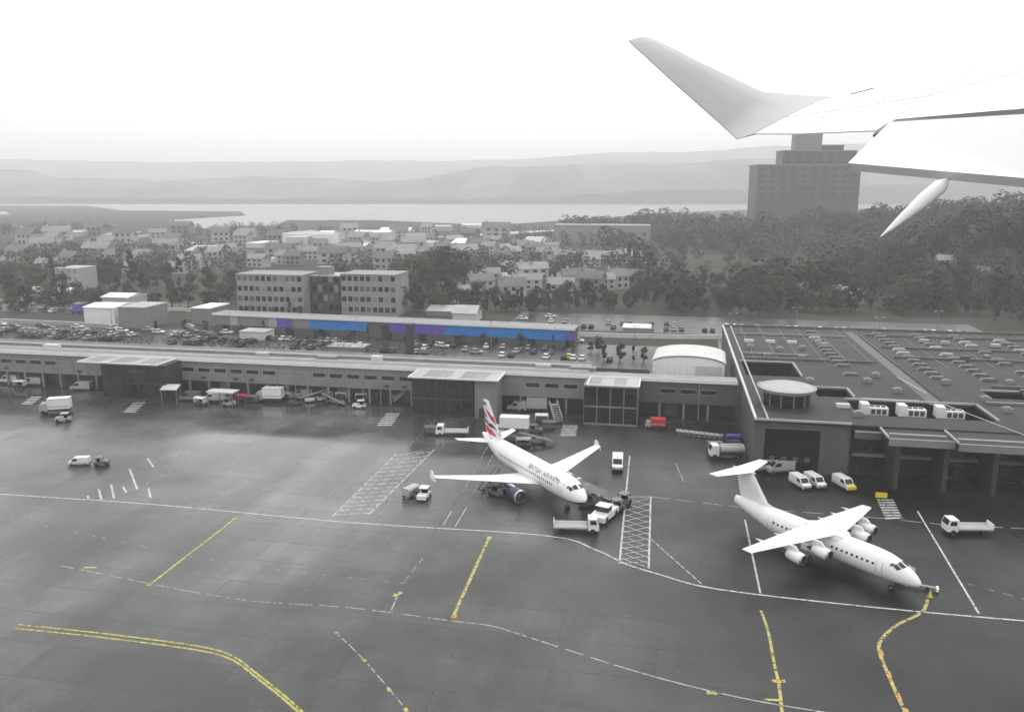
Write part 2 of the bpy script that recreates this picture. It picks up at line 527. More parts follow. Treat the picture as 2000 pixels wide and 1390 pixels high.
for off in (0, 8):
    mark('taxi_line', [(30, 1219 + off), (150, 1231 + off), (300, 1249 + off), (400, 1264 + off), (455, 1281 + off), (505, 1318 + off), (560, 1362 + off), (610, 1408 + off)], 0.27, 'yellow_line', sub=5)
mark('lead_in_line', [(460, 1012), (292, 1142)], 0.36, 'yellow_line')
mark('lead_in_line', [(955, 1050), (887, 1200)], 0.42, 'yellow_line')
mark('lead_in_end', [(882, 1203), (892, 1204)], 0.8, 'orange_line', z=0.045)
mark('lead_in_end', [(951, 1050), (960, 1050)], 0.9, 'yellow_line', z=0.045)
mark('lead_in_end', [(454, 1013), (463, 1013)], 0.9, 'yellow_line', z=0.045)
mark('lead_in_end', [(288, 1141), (297, 1141)], 0.8, 'yellow_line', z=0.045)
mark('stand_dash', [(164, 1108), (190, 1108)], 0.5, 'yellow_line')
mark('stand_arrow', [(768, 1164), (784, 1156)], 0.7, 'yellow_line')
mark('stand_arrow', [(776, 1165), (764, 1192)], 0.18, 'faint_line')
mark('dotted_line', [(655, 1234), (705, 1282), (760, 1345), (800, 1394)], 0.13, 'faint_line', (1.2, .5), sub=3)
for k in ((656, 1234, 660, 1238), (708, 1286, 714, 1292), (757, 1343, 763, 1350), (790, 1382, 796, 1390)):
    mark('lead_in_patch', [k[:2], k[2:]], 0.4, 'yellow_line', z=0.045)
mark('lead_in_line', [(1486, 1192), (1500, 1232), (1513, 1300), (1521, 1335), (1528, 1395)], 0.32, 'yellow_line', sub=3)
mark('lead_in_end', [(1508, 1330), (1534, 1330)], 0.6, 'orange_line', z=0.045)
mark('stand_dash', [(1492, 1366), (1524, 1367)], 0.35, 'yellow_line', z=0.04)
mark('stand_dash', [(1380, 1352), (1400, 1354)], 0.5, 'yellow_line')
mark('lead_in_line', [(1812, 1170), (1800, 1196), (1756, 1218), (1726, 1243), (1717, 1270), (1744, 1338), (1772, 1398)], 0.38, 'yellow_line', sub=4)
for k in ((1718, 1268, 1722, 1280), (1733, 1310, 1738, 1324), (1750, 1350, 1757, 1366), (1765, 1380, 1775, 1396)):
    mark('lead_in_patch', [k[:2], k[2:]], 0.5, 'orange_line', z=0.045)
mark('stand_line', [(1455, 1015), (1485, 1158)], 0.26, 'white_line')
mark('stand_line', [(1792, 998), (1912, 1198)], 0.26, 'white_line')
mark('stand_line', [(1230, 890), (1222, 970), (1210, 1100)], 0.26, 'white_line')
mark('stand_line', [(1271, 970), (1267, 1110)], 0.26, 'white_line')
mark('stand_line', [(1222, 970), (1271, 970)], 0.18, 'white_line')
for k in range(12):                                    # hatched box between the two stands
    u0, u1 = k / 12, (k + 1.35) / 12
    L = lambda u: (1222 - 12 * min(u, 1), 972 + 128 * min(u, 1)); Q = lambda u: (1271 - 4 * min(u, 1), 972 + 136 * min(u, 1))
    mark('hatch_line', [L(u0), Q(u1)], 0.13, 'white_line', z=0.04)
    mark('hatch_line', [Q(u0), L(u1)], 0.13, 'white_line', z=0.045)
mark('clearance_line', [(1271, 1052), (1370, 1140)], 0.16, 'white_line', (1.2, 0.3))
mark('service_road_line', [(1271, 970), (1460, 992), (1700, 1010), (1860, 1026), (2050, 1034)], 0.14, 'white_line', (3.0, 1.2))
mark('service_road_line', [(1320, 905), (1335, 940)], 0.16, 'faint_line')
mark('clearance_line', [(1890, 1140), (2040, 1180)], 0.16, 'faint_line', (1.0, 1.0))
mark('stand_line', [(865, 1026), (882, 998)], 0.15, 'white_line')
mark('stand_line', [(889, 1028), (912, 990)], 0.15, 'white_line')
mark('clearance_line', [(905, 960), (945, 885), (955, 868)], 0.14, 'faint_line', (1.4, 0.8))
mark('clearance_line', [(925, 960), (965, 885)], 0.14, 'faint_line', (1.4, 0.8))
mark('clearance_line', [(790, 1135), (830, 1085)], 0.14, 'faint_line', (1.5, 1.2))
# faded ladders on the left stands
for k, (x0, y0, x1, y1) in enumerate([(253, 915, 268, 955), (217, 946, 223, 974), (193, 955, 198, 976), (172, 968, 173, 977), (290, 953, 294, 972), (240, 950, 247, 962), (288, 895, 300, 912)]):
    mark('faded_bar', [(x0, y0), (x1, y1)], 0.34, 'white_line')
mark('faded_bar', [(250, 918), (380, 880)], 0.16, 'faint_line', (1.2, 1.0))
mark('faded_bar', [(270, 955), (400, 880)], 0.16, 'faint_line', (0.8, 1.4))
for k in range(15):
    u = k / 14
    mark('faded_bar', [(655 + 115 * u, 1005 - 115 * u), (700 + 128 * u, 985 - 105 * u)], 0.2, 'faint_line', z=.04)
    mark('faded_bar', [(655 + 115 * u, 1005 - 115 * u), (720 + 125 * u, 1002 - 120 * u)], 0.26, 'white_line', (1.6, 0.5))
mark('stand_line', [(720, 1005), (848, 878)], 0.24, 'white_line', (2.4, 0.5))
mark('stand_line', [(650, 1008), (775, 885)], 0.22, 'white_line', (2.0, .7))
mark('clearance_line', [(800, 870), (850, 820)], 0.14, 'faint_line', (1.0, 1.2))
def zebra(px0, px1, px2, n):
    """crossing bars: from px0 to px1 along the walk, bars reach across to px2"""
    a = G(*px0); b_ = G(*px1); c = G(*px2) - a
    for k in range(n):
        p = a + (b_ - a) * ((k + 0.5) / n)
        polyline('crossing_bar', [p, p + c], (b_ - a).length / n * 0.5, 'white_line')
zebra((735, 832), (755, 806), (764, 832), 7)
zebra((1094, 852), (1100, 830), (1124, 852), 7)
zebra((1730, 1014), (1712, 974), (1764, 1014), 8)
zebra((240, 806), (262, 785), (264, 806), 6)
zebra((40, 790), (62, 774), (62, 790), 5)

# ------------------------------------------------------------------ terminal pier
def airport(name, s=0, t=0, z=0, rz=0):
    return empty(name, Wd(s, t, z), -AX + rz)
pier = airport('terminal_pier')
tag(pier, 'long low terminal pier with pale roof edge and dark strip windows beside the apron', 'building')
S0, S1 = -330.0, 15.0
TF, TB, ZR = 178.0, 190.5, 9.2
SN, TN = -17.6, 182.2                       # the last bays beside the terminal block are shallow
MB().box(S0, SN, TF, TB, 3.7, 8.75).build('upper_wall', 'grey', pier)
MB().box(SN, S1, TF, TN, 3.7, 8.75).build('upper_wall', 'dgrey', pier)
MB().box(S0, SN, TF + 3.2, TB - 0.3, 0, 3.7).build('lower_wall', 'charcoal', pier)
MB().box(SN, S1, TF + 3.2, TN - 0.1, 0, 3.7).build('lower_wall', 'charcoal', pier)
rf = MB().box(S0, SN, TF - 0.5, TB + 0.4, 8.75, 9.15).box(SN, S1, TF - 0.5, TN + .2, 8.75, 9.15).build('roof', 'roof_light', pier)
MB().box(S0, S1, TF - 0.62, TF - 0.5, 8.6, 9.4).build('fascia', 'white', rf)
MB().box(S0, SN, TB + 0.4, TB + 0.6, 8.6, 9.5).build('rear_parapet', 'lgrey', rf)
MB().box(S0, SN, TF + 3.4, TF + 3.65, 9.15, 9.5).build('roof_kerb', 'offwhite', rf)
MB().box(S0, SN, TF + 7.2, TF + 7.8, 9.15, 9.75).build('cable_duct', 'grey', rf)
wm = MB().box(0, 3.0, -0.06, 0, 0, 0.95).mesh('window', ['glass'])
wmb = MB().box(0, 3.0, -0.06, 0, 0, 0.95).mesh('window', ['grey'])
fm = MB().box(-0.1, 3.1, -0.04, 0, -0.1, 0, 0).box(-0.1, 3.1, -0.04, 0, 0.95, 1.05, 0).mesh('window_frame', ['lgrey'])
CAN = [(-140.0, -118.5, 'a'), (-56.5, -36.0, 'b'), (-16.5, -5.5, 'c')]
def near_canopy(s):
    return any(a - 4.2 < s < b_ + 0.5 for a, b_, _ in CAN)
s = S0 + 2
while s < S1 - 4:
    if not near_canopy(s):
        o = link('window', random.choice((wm, wm, wm, wmb)), pier, (s, TF - 0.01, 6.0)); link('window_frame', fm, o)
        MB().box(s + 3.62, s + 3.68, TF - .03, TF, 3.7, 8.6).build('cladding_joint', 'dgrey', pier)
        if random.random() < .25: MB().cyl((s + 3.9, TF - .1, 0), (s + 3.9, TF - .1, 8.6), .08, n=6).build('downpipe', 'lgrey', pier)
        if random.random() < .3: MB().box(s + .6, s + 1.8, TF - .12, TF, 4.2, 4.9).build('vent_grille', 'dark_metal', pier)
    s += 4.3
colm = MB().box(-0.25, 0.25, -0.25, 0.25, 0, 3.7).mesh('column', ['grey'])
drm = [MB().box(0, 2.8, -0.05, 0, 0, 2.7).mesh('door', [q]) for q in ('dgrey', 'grey', 'lgrey')]
s = S0 + 1
k = 0
while s < S1 - 1:
    link('column', colm, pier, (s, TF + 0.4, 0))
    if k % 3 == 0: link('door', random.choice(drm), pier, (s + 1.2, TF + 3.19, 0))
    k += 1
    s += 5.2
for k, (ss, ww, hh) in enumerate([(-100, 3, 1.1), (-84, 5, .9), (-70, 2.4, 1.4), (-30, 3.5, 1.0), (-22, 6, .8), (-160, 4, 1.0), (-190, 3, 1.2), ]):
    u = MB().box(ss, ss + ww, 182.5, 184.3, 9.15, 9.15 + hh).build('roof_unit', ['lgrey', 'grey', 'offwhite'][k % 3], pier)
# gate pods with oversailing lattice canopies
def gate_pod(s0, s1, t0, zc, mats, label, body0, body1, bodym):
    g = airport('gate_pod')
    tag(g, label, 'gate lounge', 'gate pods of the pier')
    # canopy: frame, lattice bars and panes
    fr = MB()
    fr.box(s0, s1, t0, t0 + 0.28, zc, zc + 0.32).box(s0, s1, TF - 0.95, TF - 0.67, zc, zc + 0.32)
    fr.box(s0, s0 + 0.28, t0 + 0.28, TF - 0.95, zc, zc + 0.32).box(s1 - 0.28, s1, t0 + 0.28, TF - 0.95, zc, zc + 0.32)
    c = fr.build('canopy_frame', 'white', g)
    n = max(4, int((s1 - s0) / 2.6))
    for i in range(n):
        a = s0 + 0.28 + (s1 - s0 - 0.56) * i / n; b_ = s0 + 0.28 + (s1 - s0 - 0.56) * (i + 1) / n
        MB().box(a + 0.06, b_ - 0.06, t0 + 0.28, TF - 0.95, zc + 0.1, zc + 0.18).build('canopy_panel', mats[i % len(mats)], c)
        if i: MB().box(a - 0.06, a + 0.06, t0 + 0.28, TF - 0.95, zc + 0.06, zc + 0.27).build('canopy_bar', 'lgrey', c)
    # glazed lounge below
    body = MB().box(body0, body1, t0 + 1.2, TF - 0.1, 0, zc - 0.15).build('lounge', bodym, g)
    nb = max(2, int((body1 - body0) / 2.4))
    for i in range(nb):
        a = body0 + (body1 - body0) * i / nb
        MB().box(a + 0.12, a + (body1 - body0) / nb - 0.12, t0 + 1.12, t0 + 1.2, 0.5, 3.9).build('pane', 'glass', body)
        MB().box(a + 0.12, a + (body1 - body0) / nb - 0.12, t0 + 1.12, t0 + 1.2, 4.3, zc - 0.6).build('pane', 'glass', body)
    return g
gate_pod(-140, -118.5, 169.8, 8.9, ['roof_light', 'grey', 'lgrey'], 'glazed gate pod with lattice canopy near the van at the far end of the pier', -134.5, -117.5, 'charcoal')
gate_pod(-56.5, -36.0, 169.3, 8.9, ['lgrey', 'grey', 'roof_light'], 'glazed gate pod with lattice canopy behind the red airliner tail', -56.0, -42.0, 'charcoal')
g3 = gate_pod(-16.8, -5.6, 169.6, 8.9, ['roof_light', 'lgrey'], 'small grey walled gate pod with pale canopy beside the white shed', -17.5, -6.0, 'grey')
# stair tower and link wall beside the middle pod
st = airport('stair_tower')
tag(st, 'grey clad stair tower standing next to the middle gate pod', 'stair tower')
MB().box(-41.7, -36.8, 171.0, 177.3, 0, 8.7).build('wall', 'grey', st)
MB().box(-40.7, -37.8, 170.94, 171.0, 0.1, 2.4).build('door', 'charcoal', st)

# ------------------------------------------------------------------ main terminal block
term = airport('terminal_building')
tag(term, 'deep dark flat roofed terminal block with rooflights and glazed bays', 'building')
TS0, TS1, T0, T1, ZT = 15.6, 150.0, 147.0, 250.0, 9.6
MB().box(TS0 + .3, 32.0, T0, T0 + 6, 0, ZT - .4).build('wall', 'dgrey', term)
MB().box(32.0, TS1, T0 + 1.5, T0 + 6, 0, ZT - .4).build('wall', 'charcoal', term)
MB().box(TS0 + .3, TS1, T0 + 6, T1 - .4, 0, ZT - 4).build('wall', 'dgrey', term)
MB().box(TS0 + .05, TS0 + .3, T0, T1 - .4, 0, ZT - .4).build('side_wall', 'dgrey', term)
# roof as a set of slabs that leaves two plant wells open
wells = [(34.5, 57.5, 153.5, 164.5), (17.2, 28.6, 183.5, 198.0), (29.5, 36.0, 166.5, 173.5), (63.0, 76.0, 171.0, 177.0)]
ss = sorted({TS0, TS1, 49.5, 52.5} | {x for w_ in wells for x in w_[:2]})
tt = sorted({T0 - .6, T1} | {x for w_ in wells for x in w_[2:]})
for i in range(len(ss) - 1):
    for j in range(len(tt) - 1):
        cs, ct = (ss[i] + ss[i + 1]) / 2, (tt[j] + tt[j + 1]) / 2
        if any(a < cs < b_ and c < ct < d_ for a, b_, c, d_ in wells): continue
        gut = 49.5 < cs < 52.5 and ct > 164.5
        MB().box(ss[i], ss[i + 1], tt[j], tt[j + 1], ZT - .4, ZT - (.22 if gut else 0)).build('roof_slab', 'charcoal' if gut else 'roof', term)
for a, b_, c, d_ in wells:
    wl = MB()
    wl.box(a - .2, b_ + .2, d_, d_ + .2, ZT - 4, ZT - .4).box(a - .2, a, c, d_, ZT - 4, ZT - .4).box(b_, b_ + .2, c, d_, ZT - 4, ZT - .4).box(a - .2, b_ + .2, c - .2, c, ZT - 4, ZT - .4)
    wl.box(a, b_, c, d_, ZT - 4, ZT - 3.8)
    wl.build('plant_well', 'black', term)
    MB().box(a - .3, b_ + .3, d_ + .21, d_ + .5, ZT, ZT + .35).box(b_ + .21, b_ + .5, c, d_ + .2, ZT, ZT + .35).build('well_kerb', 'lgrey', term)
MB().box(TS0 - .05, TS0 + .35, T0 - .6, T1, ZT, ZT + .55).build('parapet', 'offwhite', term)
MB().box(TS0 + .36, 32, T0 - .6, T0 - .3, ZT, ZT + .35).build('parapet', 'lgrey', term)
MB().box(TS0 + 2.2, TS0 + 2.5, T0, T1, ZT, ZT + .3).build('roof_rail', 'lgrey', term)
MB().box(TS0, TS1, T1 - .3, T1, ZT, ZT + .6).build('parapet', 'dgrey', term)
# oversailing front roof of the right wing, stepped in plan
for (a, b_, tf, zt) in ((32.2, 36.5, 144.8, 8.9), (36.6, 46.8, 140.2, 9.3), (46.9, 90.0, 138.8, 9.4)):
    MB().box(a, b_, tf, T0 + 1.4, zt - 1.1, zt).build('front_canopy', 'roof', term)
    MB().box(a, b_, tf - .12, tf, zt - 1.2, zt + .12).build('canopy_fascia', 'grey' if a > 36 else 'dgrey', term)
    MB().box(a, b_, tf - .16, tf - .12, zt, zt + .14).build('fascia_trim', 'offwhite', term)
    MB().box(a + .6, b_ - .6, tf + 2.6, tf + 2.75, zt, zt + .22).build('roof_rail', 'offwhite', term)
MB().box(46.7, 46.95, 138.7, 146, 9.4, 9.75).build('parapet', 'lgrey', term)
MB().box(36.4, 36.65, 140.2, 146, 9.3, 9.65).build('parapet', 'lgrey', term)
# facade: big dark door, glazed bays with piers between
MB().box(17.6, 27.0, T0 - .1, T0, 0.05, 8.0).build('hangar_door', 'black', term)
for i in range(4):
    MB().box(18.6 + i * 2.0, 19.5 + i * 2.0, T0 - .16, T0 - .1, 2.2, 3.0).build('door_window', 'dgrey', term)
for i, sx in enumerate((32.3, 38.6, 46.2, 53.8, 61.4, 69.0, 76.6, 84.2)):
    fr = T0 + 1.5
    if i: MB().box(sx - .4, sx + .4, 141.6, fr, 0, 7.9).build('pier_wall', 'charcoal', term)
    nx_ = (32.3, 38.6, 46.2, 53.8, 61.4, 69.0, 76.6, 84.2, 91.8)[i + 1]
    MB().box(sx + .4, nx_ - .4, fr - .1, fr, 4.3, 7.6).build('bay_glazing', 'glass', term)
    MB().box(sx + .4, nx_ - .4, fr - .1, fr, 0.2, 3.5).build('bay_glazing', 'glass', term)
    MB().box(sx + .4, nx_ - .4, fr - .5, fr, 3.5, 4.0).build('spandrel', 'grey', term)
# rotunda with oversailing disc roof
rot = empty('rotunda', Wd(22.6, 160.0, ZT))
tag(rot, 'round rooftop pavilion with pale disc roof on the terminal block', 'rotunda')
MB().cyl((0, 0, 0), (0, 0, 2.6), 4.3, n=36).build('drum', 'glass', rot, smooth=True)
MB().cyl((0, 0, 2.6), (0, 0, 3.2), 5.3, 5.5, n=40).build('disc_roof', 'roof_light', rot, smooth=True)
MB().cyl((0, 0, 3.2), (0, 0, 3.5), 5.0, 4.4, n=40).build('roof_crown', 'lgrey', rot, smooth=True)
for i in range(12):
    an = 2 * math.pi * i / 12
    MB().box(-.09, .09, -.09, .09, 0, 2.6).build('mullion', 'grey', rot, loc=(4.4 * math.cos(an), 4.4 * math.sin(an), 0), rz=an)
# rooflights and small rooftop units
rl = MB().prism([(0, 0), (3.4, 0), (2.9, .55), (.5, .55)], 'y', 0, 1.1).mesh('rooflight', ['skylight'])
rl2 = MB().prism([(0, 0), (3.4, 0), (2.9, .55), (.5, .55)], 'y', 0, 1.1).mesh('rooflight', ['lgrey'])
for i, sx in enumerate((38.0, 56.0, 66.0, 76.0, 86.0, 98.0)):
    for j in range(13):
        if random.random() < 0.12: continue
        link('rooflight', rl2 if random.random() < .15 else rl, term, (sx + random.uniform(-.2, .2), 187 + j * 4.6, ZT))
ru = MB().box(0, 2.4, 0, 1.2, 0, .7).mesh('roof_unit', ['offwhite'])
ru2 = MB().box(0, 1.6, 0, 1.6, 0, .8).box(.3, 1.3, .3, 1.3, .8, 1.0).mesh('roof_unit', ['grey'])
for sx, tx, big in ((20, 224, 1), (25.5, 224, 1), (31, 224, 1), (20, 215, 0), (27, 213, 0), (33, 216, 0), (38, 224, 0), (23, 204, 0), (31, 203, 0), (41, 180, 0), (44, 186, 0), (57, 182, 0), (29, 178, 0), (61, 160, 0), (18.5, 172, 0), (31.5, 158, 1), (33.5, 152, 0), (60, 168, 0), (45, 172, 0), (70, 184, 0), (80, 174, 0), (88, 190, 1), (26, 170, 0)):
    link('roof_unit', ru if big else ru2, term, (sx, tx, ZT))
# raised seams and pipe runs of the roof
for i in range(20):
    sx = TS0 + 5 + i * 5.3
    if 33 < sx < 59 or 16 < sx < 37 or 62 < sx < 77: t_a = 199.0
    else: t_a = 152.0
    MB().box(sx, sx + .22, t_a, T1 - .4, ZT, ZT + .12).build('roof_seam', 'dgrey', term)
for i, (a, b2, tx) in enumerate(((60, 95, 166), (66, 92, 180.5), (18, 48, 201.5), (18, 34, 207), (54, 110, 209), (54, 100, 222), (18, 48, 236), (54, 110, 240))):
    MB().box(a, b2, tx, tx + .5, ZT + .12, ZT + .5).build('pipe_run', ('grey', 'dgrey', 'dgrey')[i % 3], term)
for i in range(16):
    MB().box(0, random.uniform(1, 2.6), 0, random.uniform(.8, 1.8), 0, random.uniform(.4, 1.2)).build('roof_vent', random.choice(('grey', 'dgrey', 'dgrey', 'lgrey')), term, loc=(random.uniform(60, 100), random.uniform(150, 184) if i % 2 else random.uniform(200, 245), ZT + .12))
# long thin conductor line across the roof
MB().bar((52.0, 164.5, ZT + .06), (60.5, 141.0, ZT + .06), .12, .08).build('roof_conductor', 'offwhite', term)
MB().bar((49.0, 186, ZT + .3), (51.0, 172, ZT + .3), .14, .14).build('roof_conductor', 'offwhite', term)
MB().box(37.5, 48, 165.4, 165.6, ZT, ZT + .3).build('roof_rail', 'offwhite', term)
# air handling units in the well
for i in range(3):
    u = empty('air_handling_unit', Wd(36.4 + i * 6.7, 160.6, 5.6), -AX)
    tag(u, ['white air handling unit in the roof well nearest the rotunda', 'middle white air handling unit of three in the roof well', 'white air handling unit in the roof well farthest from the rotunda'][i], 'air unit', 'air handling units on the terminal roof')
    MB().box(0, 5.2, 0, 2.6, 0, 2.2).build('plinth', 'black', u)
    cs = MB().box(0.1, 5.0, 0.1, 2.5, 2.2, 3.6).build('casing', 'white', u)
    MB().box(0.1, 1.6, 0.1, 2.5, 3.6, 4.3).build('hood', 'white', u)
    for q in range(3): MB().box(1.9 + q, 2.6 + q, 0.02, 0.1, 2.45, 3.35).build('louvre', 'dark_metal', cs)
    for q in range(3): MB().cyl((2.3 + q * 1.0, 1.3, 3.6), (2.3 + q * 1.0, 1.3, 3.85), .42, n=14).build('fan_cowl', 'dgrey', u)

# white arched shed behind the pier
barn = airport('white_shed', -3.6, 198.0, 0, R(-3))
tag(barn, 'white shed with shallow curved roof standing behind the pier', 'shed')
Wb, Lb = 17.0, 14.0
arch = [(0, 0), (Wb, 0), (Wb, 8.6)] + [(Wb / 2 + Wb / 2 * math.cos(R(a)), 8.6 + 1.7 * math.sin(R(a))) for a in range(15, 180, 15)] + [(0, 8.6)]
MB().prism(arch, 'y', 0, Lb).build('wall', 'shed_white', barn)
top = [(Wb / 2 + (Wb / 2 + .3) * math.cos(R(a)), 8.65 + 1.9 * math.sin(R(a))) for a in range(0, 181, 12)]
bt = MB(); bt.loft([[(x, y, z) for x, z in top] + [(x, y, z + .15) for x, z in reversed(top)] for y in (-.35, Lb + .3)]); bt.build('roof', 'offwhite', barn)
for i in range(11): MB().box(.8 + i * 1.5, .86 + i * 1.5, -.05, 0, 0, 8.4).build('panel_seam', 'offwhite', barn)
MB().box(10.2, 16.4, -.09, -.05, 0, 8.2).build('shade_panel', 'offwhite', barn)  # greyer panel, shading of the front's right part painted as colour

# dark slim flue stack by the pier
fl = empty('flue_stack', G(800, 712, 0) * 1.0, -AX)
fl.location = Wd(-63.9, 194.5)
tag(fl, 'tall dark slim flue stack rising just behind the pier roof', 'stack')
MB().box(-.8, .8, -.8, .8, 0, 16.5).build('shaft', 'charcoal', fl)
MB().box(-.95, .95, -.95, .95, 16.5, 16.9).build('cap', 'dgrey', fl)
MB().box(-1.1, 1.1, -1.1, 1.1, 0, 0.5).build('base', 'grey', fl)

# ------------------------------------------------------------------ blue fronted retail shed
pL, pR = G(418, 612, 6.2), G(1122, 642, 6.2)
ang = math.atan2(pR.y - pL.y, pR.x - pL.x)
Lsh = (Vector((pR.x, pR.y, 0)) - Vector((pL.x, pL.y, 0))).length
shed = empty('retail_shed', (pL.x, pL.y, 0), ang)
tag(shed, 'long low shed with blue and violet front panels and white roof edge', 'building')
MB().box(0, Lsh, 0, 7, 0, 6.0).build('wall', 'dgrey', shed)
sr = MB().box(-.4, Lsh + .4, -.6, 7.4, 6.0, 6.35).build('roof', 'grey', shed)
MB().box(-.4, Lsh + .4, -.75, -.6, 5.7, 6.5).build('white_fascia', 'white', sr)
pan = MB()
np_ = 42
def pxs(k): return 418 + (1122 - 418) * (k + .5) / np_
for k in range(np_):
    x = pxs(k)
    c = 'violet' if (555 < x < 592 or 768 < x < 880 or 1112 < x) else 'blue' if (622 < x < 740 or 880 <= x <= 1112) else 'lgrey' if k % 5 == 2 else 'grey'
    if 740 < x < 768: continue
    MB().box(Lsh * k / np_ + .015, Lsh * (k + 1) / np_ - .015, -.14, 0, 2.3, 5.6).build('front_panel', c, shed)
    if k % 4 == 1: MB().box(Lsh * k / np_ + .3, Lsh * (k + 1) / np_ - .3, -.2, -.14, 0.1, 2.2).build('shop_door', 'glass', shed)

# ------------------------------------------------------------------ generic buildings
def block(name, label, cat, px0, px1, pyb, hpx, depth, wallm, roofm, rz=-AX, gable=0.0, win=None, group=None, z0=None, parap=True):
    """building from its photographed foot line: px0..px1 at pyb, hpx tall in pixels"""
    p0 = G(px0, pyb, 0); p1 = G(px1, pyb, 0)
    dist = p0.y * _c + CAM_H * _s
    wd = abs(p1.x - p0.x) / max(.5, math.cos(rz)); ht = hpx * dist / FPX * 1.0
    loc = Vector((p0.x, p0.y, 0))
    if z0: loc.z = z0
    o = empty(name, loc, rz)
    tag(o, label, cat, group)
    wall = MB().box(0, wd, 0, depth, 0, ht).build('wall', wallm, o)
    if gable > 0:
        b = MB().prism([(-.3, ht), (wd + .3, ht), (wd + .3, ht + .12), (-.3, ht + .12)], 'y', 0, 0.01)
        b = MB()
        b.prism([(-.4, ht - .05), (depth / 2, ht + gable), (depth + .4, ht - .05), (depth + .4, ht + .15), (depth / 2, ht + gable + .25), (-.4, ht + .15)], 'x', -.4, wd + .4)
        b.prism([(0.02, ht), (depth - .02, ht), (depth / 2, ht + gable)], 'x', 0.02, wd - .02)
        b.build('roof', roofm, o)
    else:
        MB().box(-.2, wd + .2, -.2, depth + .2, ht, ht + .3).build('roof', roofm, o)
    if win:
        nfl, ncol, ww, wh, wmat = win
        mes = [MB().box(0, ww, -.1, -.02, 0, wh).mesh('window', [q]) for q in (wmat, wmat, wmat, 'dgrey', 'charcoal', 'grey')]
        for r_ in range(nfl):
            for c_ in range(ncol):
                link('window', random.choice(mes), o, (wd * (c_ + .5) / ncol - ww / 2, 0, ht * (r_ + .42) / nfl))
        # windows of the flank
        nd = max(1, int(depth / 5))
        me2 = MB().box(-.1, -.02, 0, ww, 0, wh).mesh('window', [wmat])
        for r_ in range(nfl):
            for c_ in range(nd):
                link('window', me2, o, (0, depth * (c_ + .5) / nd - ww / 2, ht * (r_ + .42) / nfl))
    return o
o = block('office_block', 'grey four storey office wing with dotted windows beside the dark glass core', 'office', 466, 600, 614, 78, 16, 'mgrey', 'grey', win=(4, 11, 1.7, 1.9, 'glass'), group='office wings')
o = block('office_block', 'grey office wing with dotted windows next to the broad dark trees', 'office', 668, 778, 616, 80, 16, 'mgrey', 'grey', win=(4, 9, 1.7, 1.9, 'glass'), group='office wings')
o = block('office_core', 'dark glass core between the two grey office wings', 'office', 601, 667, 613, 74, 14, 'charcoal', 'lgrey', win=(4, 6, 1.7, 2.6, 'glass'))
_p = G(601, 613)
core_plant = MB().box(3, 9, 3, 8, 0, 3.2)
core_plant.build('roof_plant', 'grey', o, loc=(0, 0, 74 * (_p.y * _c + CAM_H * _s) / FPX + .3))
block('stepped_shed', 'white stepped roof shed at the edge of the landside road', 'shed', 166, 232, 634, 34, 14, 'white', 'white', gable=.8)
block('white_annex', 'white higher gabled hall behind the stepped shed', 'shed', 202, 258, 616, 36, 12, 'lgrey', 'white', gable=1.0)
block('grey_workshop', 'grey workshop with pale flat roof beside the white stepped shed', 'workshop', 234, 290, 640, 40, 14, 'grey', 'lgrey')
block('long_warehouse', 'long warehouse with pale curved roof behind the far left car park', 'warehouse', 38, 128, 588, 16, 20, 'lgrey', 'offwhite', gable=1.6)
block('tower_block', 'plain grey block among trees above the long warehouse', 'building', 112, 160, 566, 42, 14, 'lgrey', 'lgrey', win=(3, 4, 1.6, 1.6, 'grey'))
block('violet_kiosk', 'small violet kiosk next to the white stepped shed', 'kiosk', 144, 160, 612, 18, 4, 'violet', 'grey')
block('pale_hall', 'pale flat hall on the bend of the landside road', 'building', 375, 415, 632, 30, 14, 'grey', 'white')
block('arched_depot', 'pale depot with rounded roof amid the houses', 'depot', 1074, 1120, 578, 12, 14, 'offwhite', 'lgrey', gable=2.2)
block('long_grey_factory', 'long grey factory with pale roof edge in the trees', 'factory', 905, 1050, 552, 12, 24, 'dgrey', 'lgrey')
block('white_gable_house', 'white gabled hall just above the violet shed panels', 'house', 884, 930, 628, 16, 10, 'offwhite', 'lgrey', gable=2.5)
block('low_store', 'low dark store with striped pale roof near the white gabled hall', 'store', 834, 884, 616, 9, 14, 'grey', 'lgrey', gable=1.4)
block('roadside_canopy', 'white framed canopy building beyond the shed end', 'canopy', 1216, 1268, 654, 14, 8, 'grey', 'white')
block('grey_cabin', 'pale grey cabin on the car park behind the pier', 'cabin', 468, 520, 664, 16, 7, 'offwhite', 'lgrey')
an_ = airport('shade_block', -17.0, 184.5)  # black block added where shadow lies behind the shallow pier bays
tag(an_, 'dark flat block standing in for shade between the pier and the white shed', 'shade block')
MB().box(0, 12.6, 0, 13, 0, 6.4).build('wall', 'charcoal', an_)
MB().box(-.15, 12.75, -.15, 13.15, 6.4, 6.7).build('roof', 'black', an_)
MB().box(3, 6, 4, 6, 6.7, 7.5).build('roof_unit', 'dgrey', an_)
block('plant_room', 'low pale plant room on the car park near the flue stack', 'building', 640, 712, 690, 13, 6, 'grey', 'lgrey')
block('hill_office', 'long grey building with a row of dark windows below the wooded skyline', 'building', 1082, 1262, 474, 34, 30, 'grey', 'grey', win=(1, 9, 4.0, 3.4, 'dgrey'))
def low_wall(name, label, cat, px, hh, th, matk):
    pts = [G(x, y) for x, y in px]
    o = empty(name, pts[0]); tag(o, label, cat)
    for p, q in zip(pts, pts[1:]):
        p, q = p - pts[0], q - pts[0]
        MB().bar(p + Vector((0, 0, hh / 2)), q + Vector((0, 0, hh / 2)), th, hh).build('wall_panel', matk, o)
        MB().bar(p + Vector((0, 0, hh + .06)), q + Vector((0, 0, hh + .06)), th + .15, .12).build('coping', 'white', o)
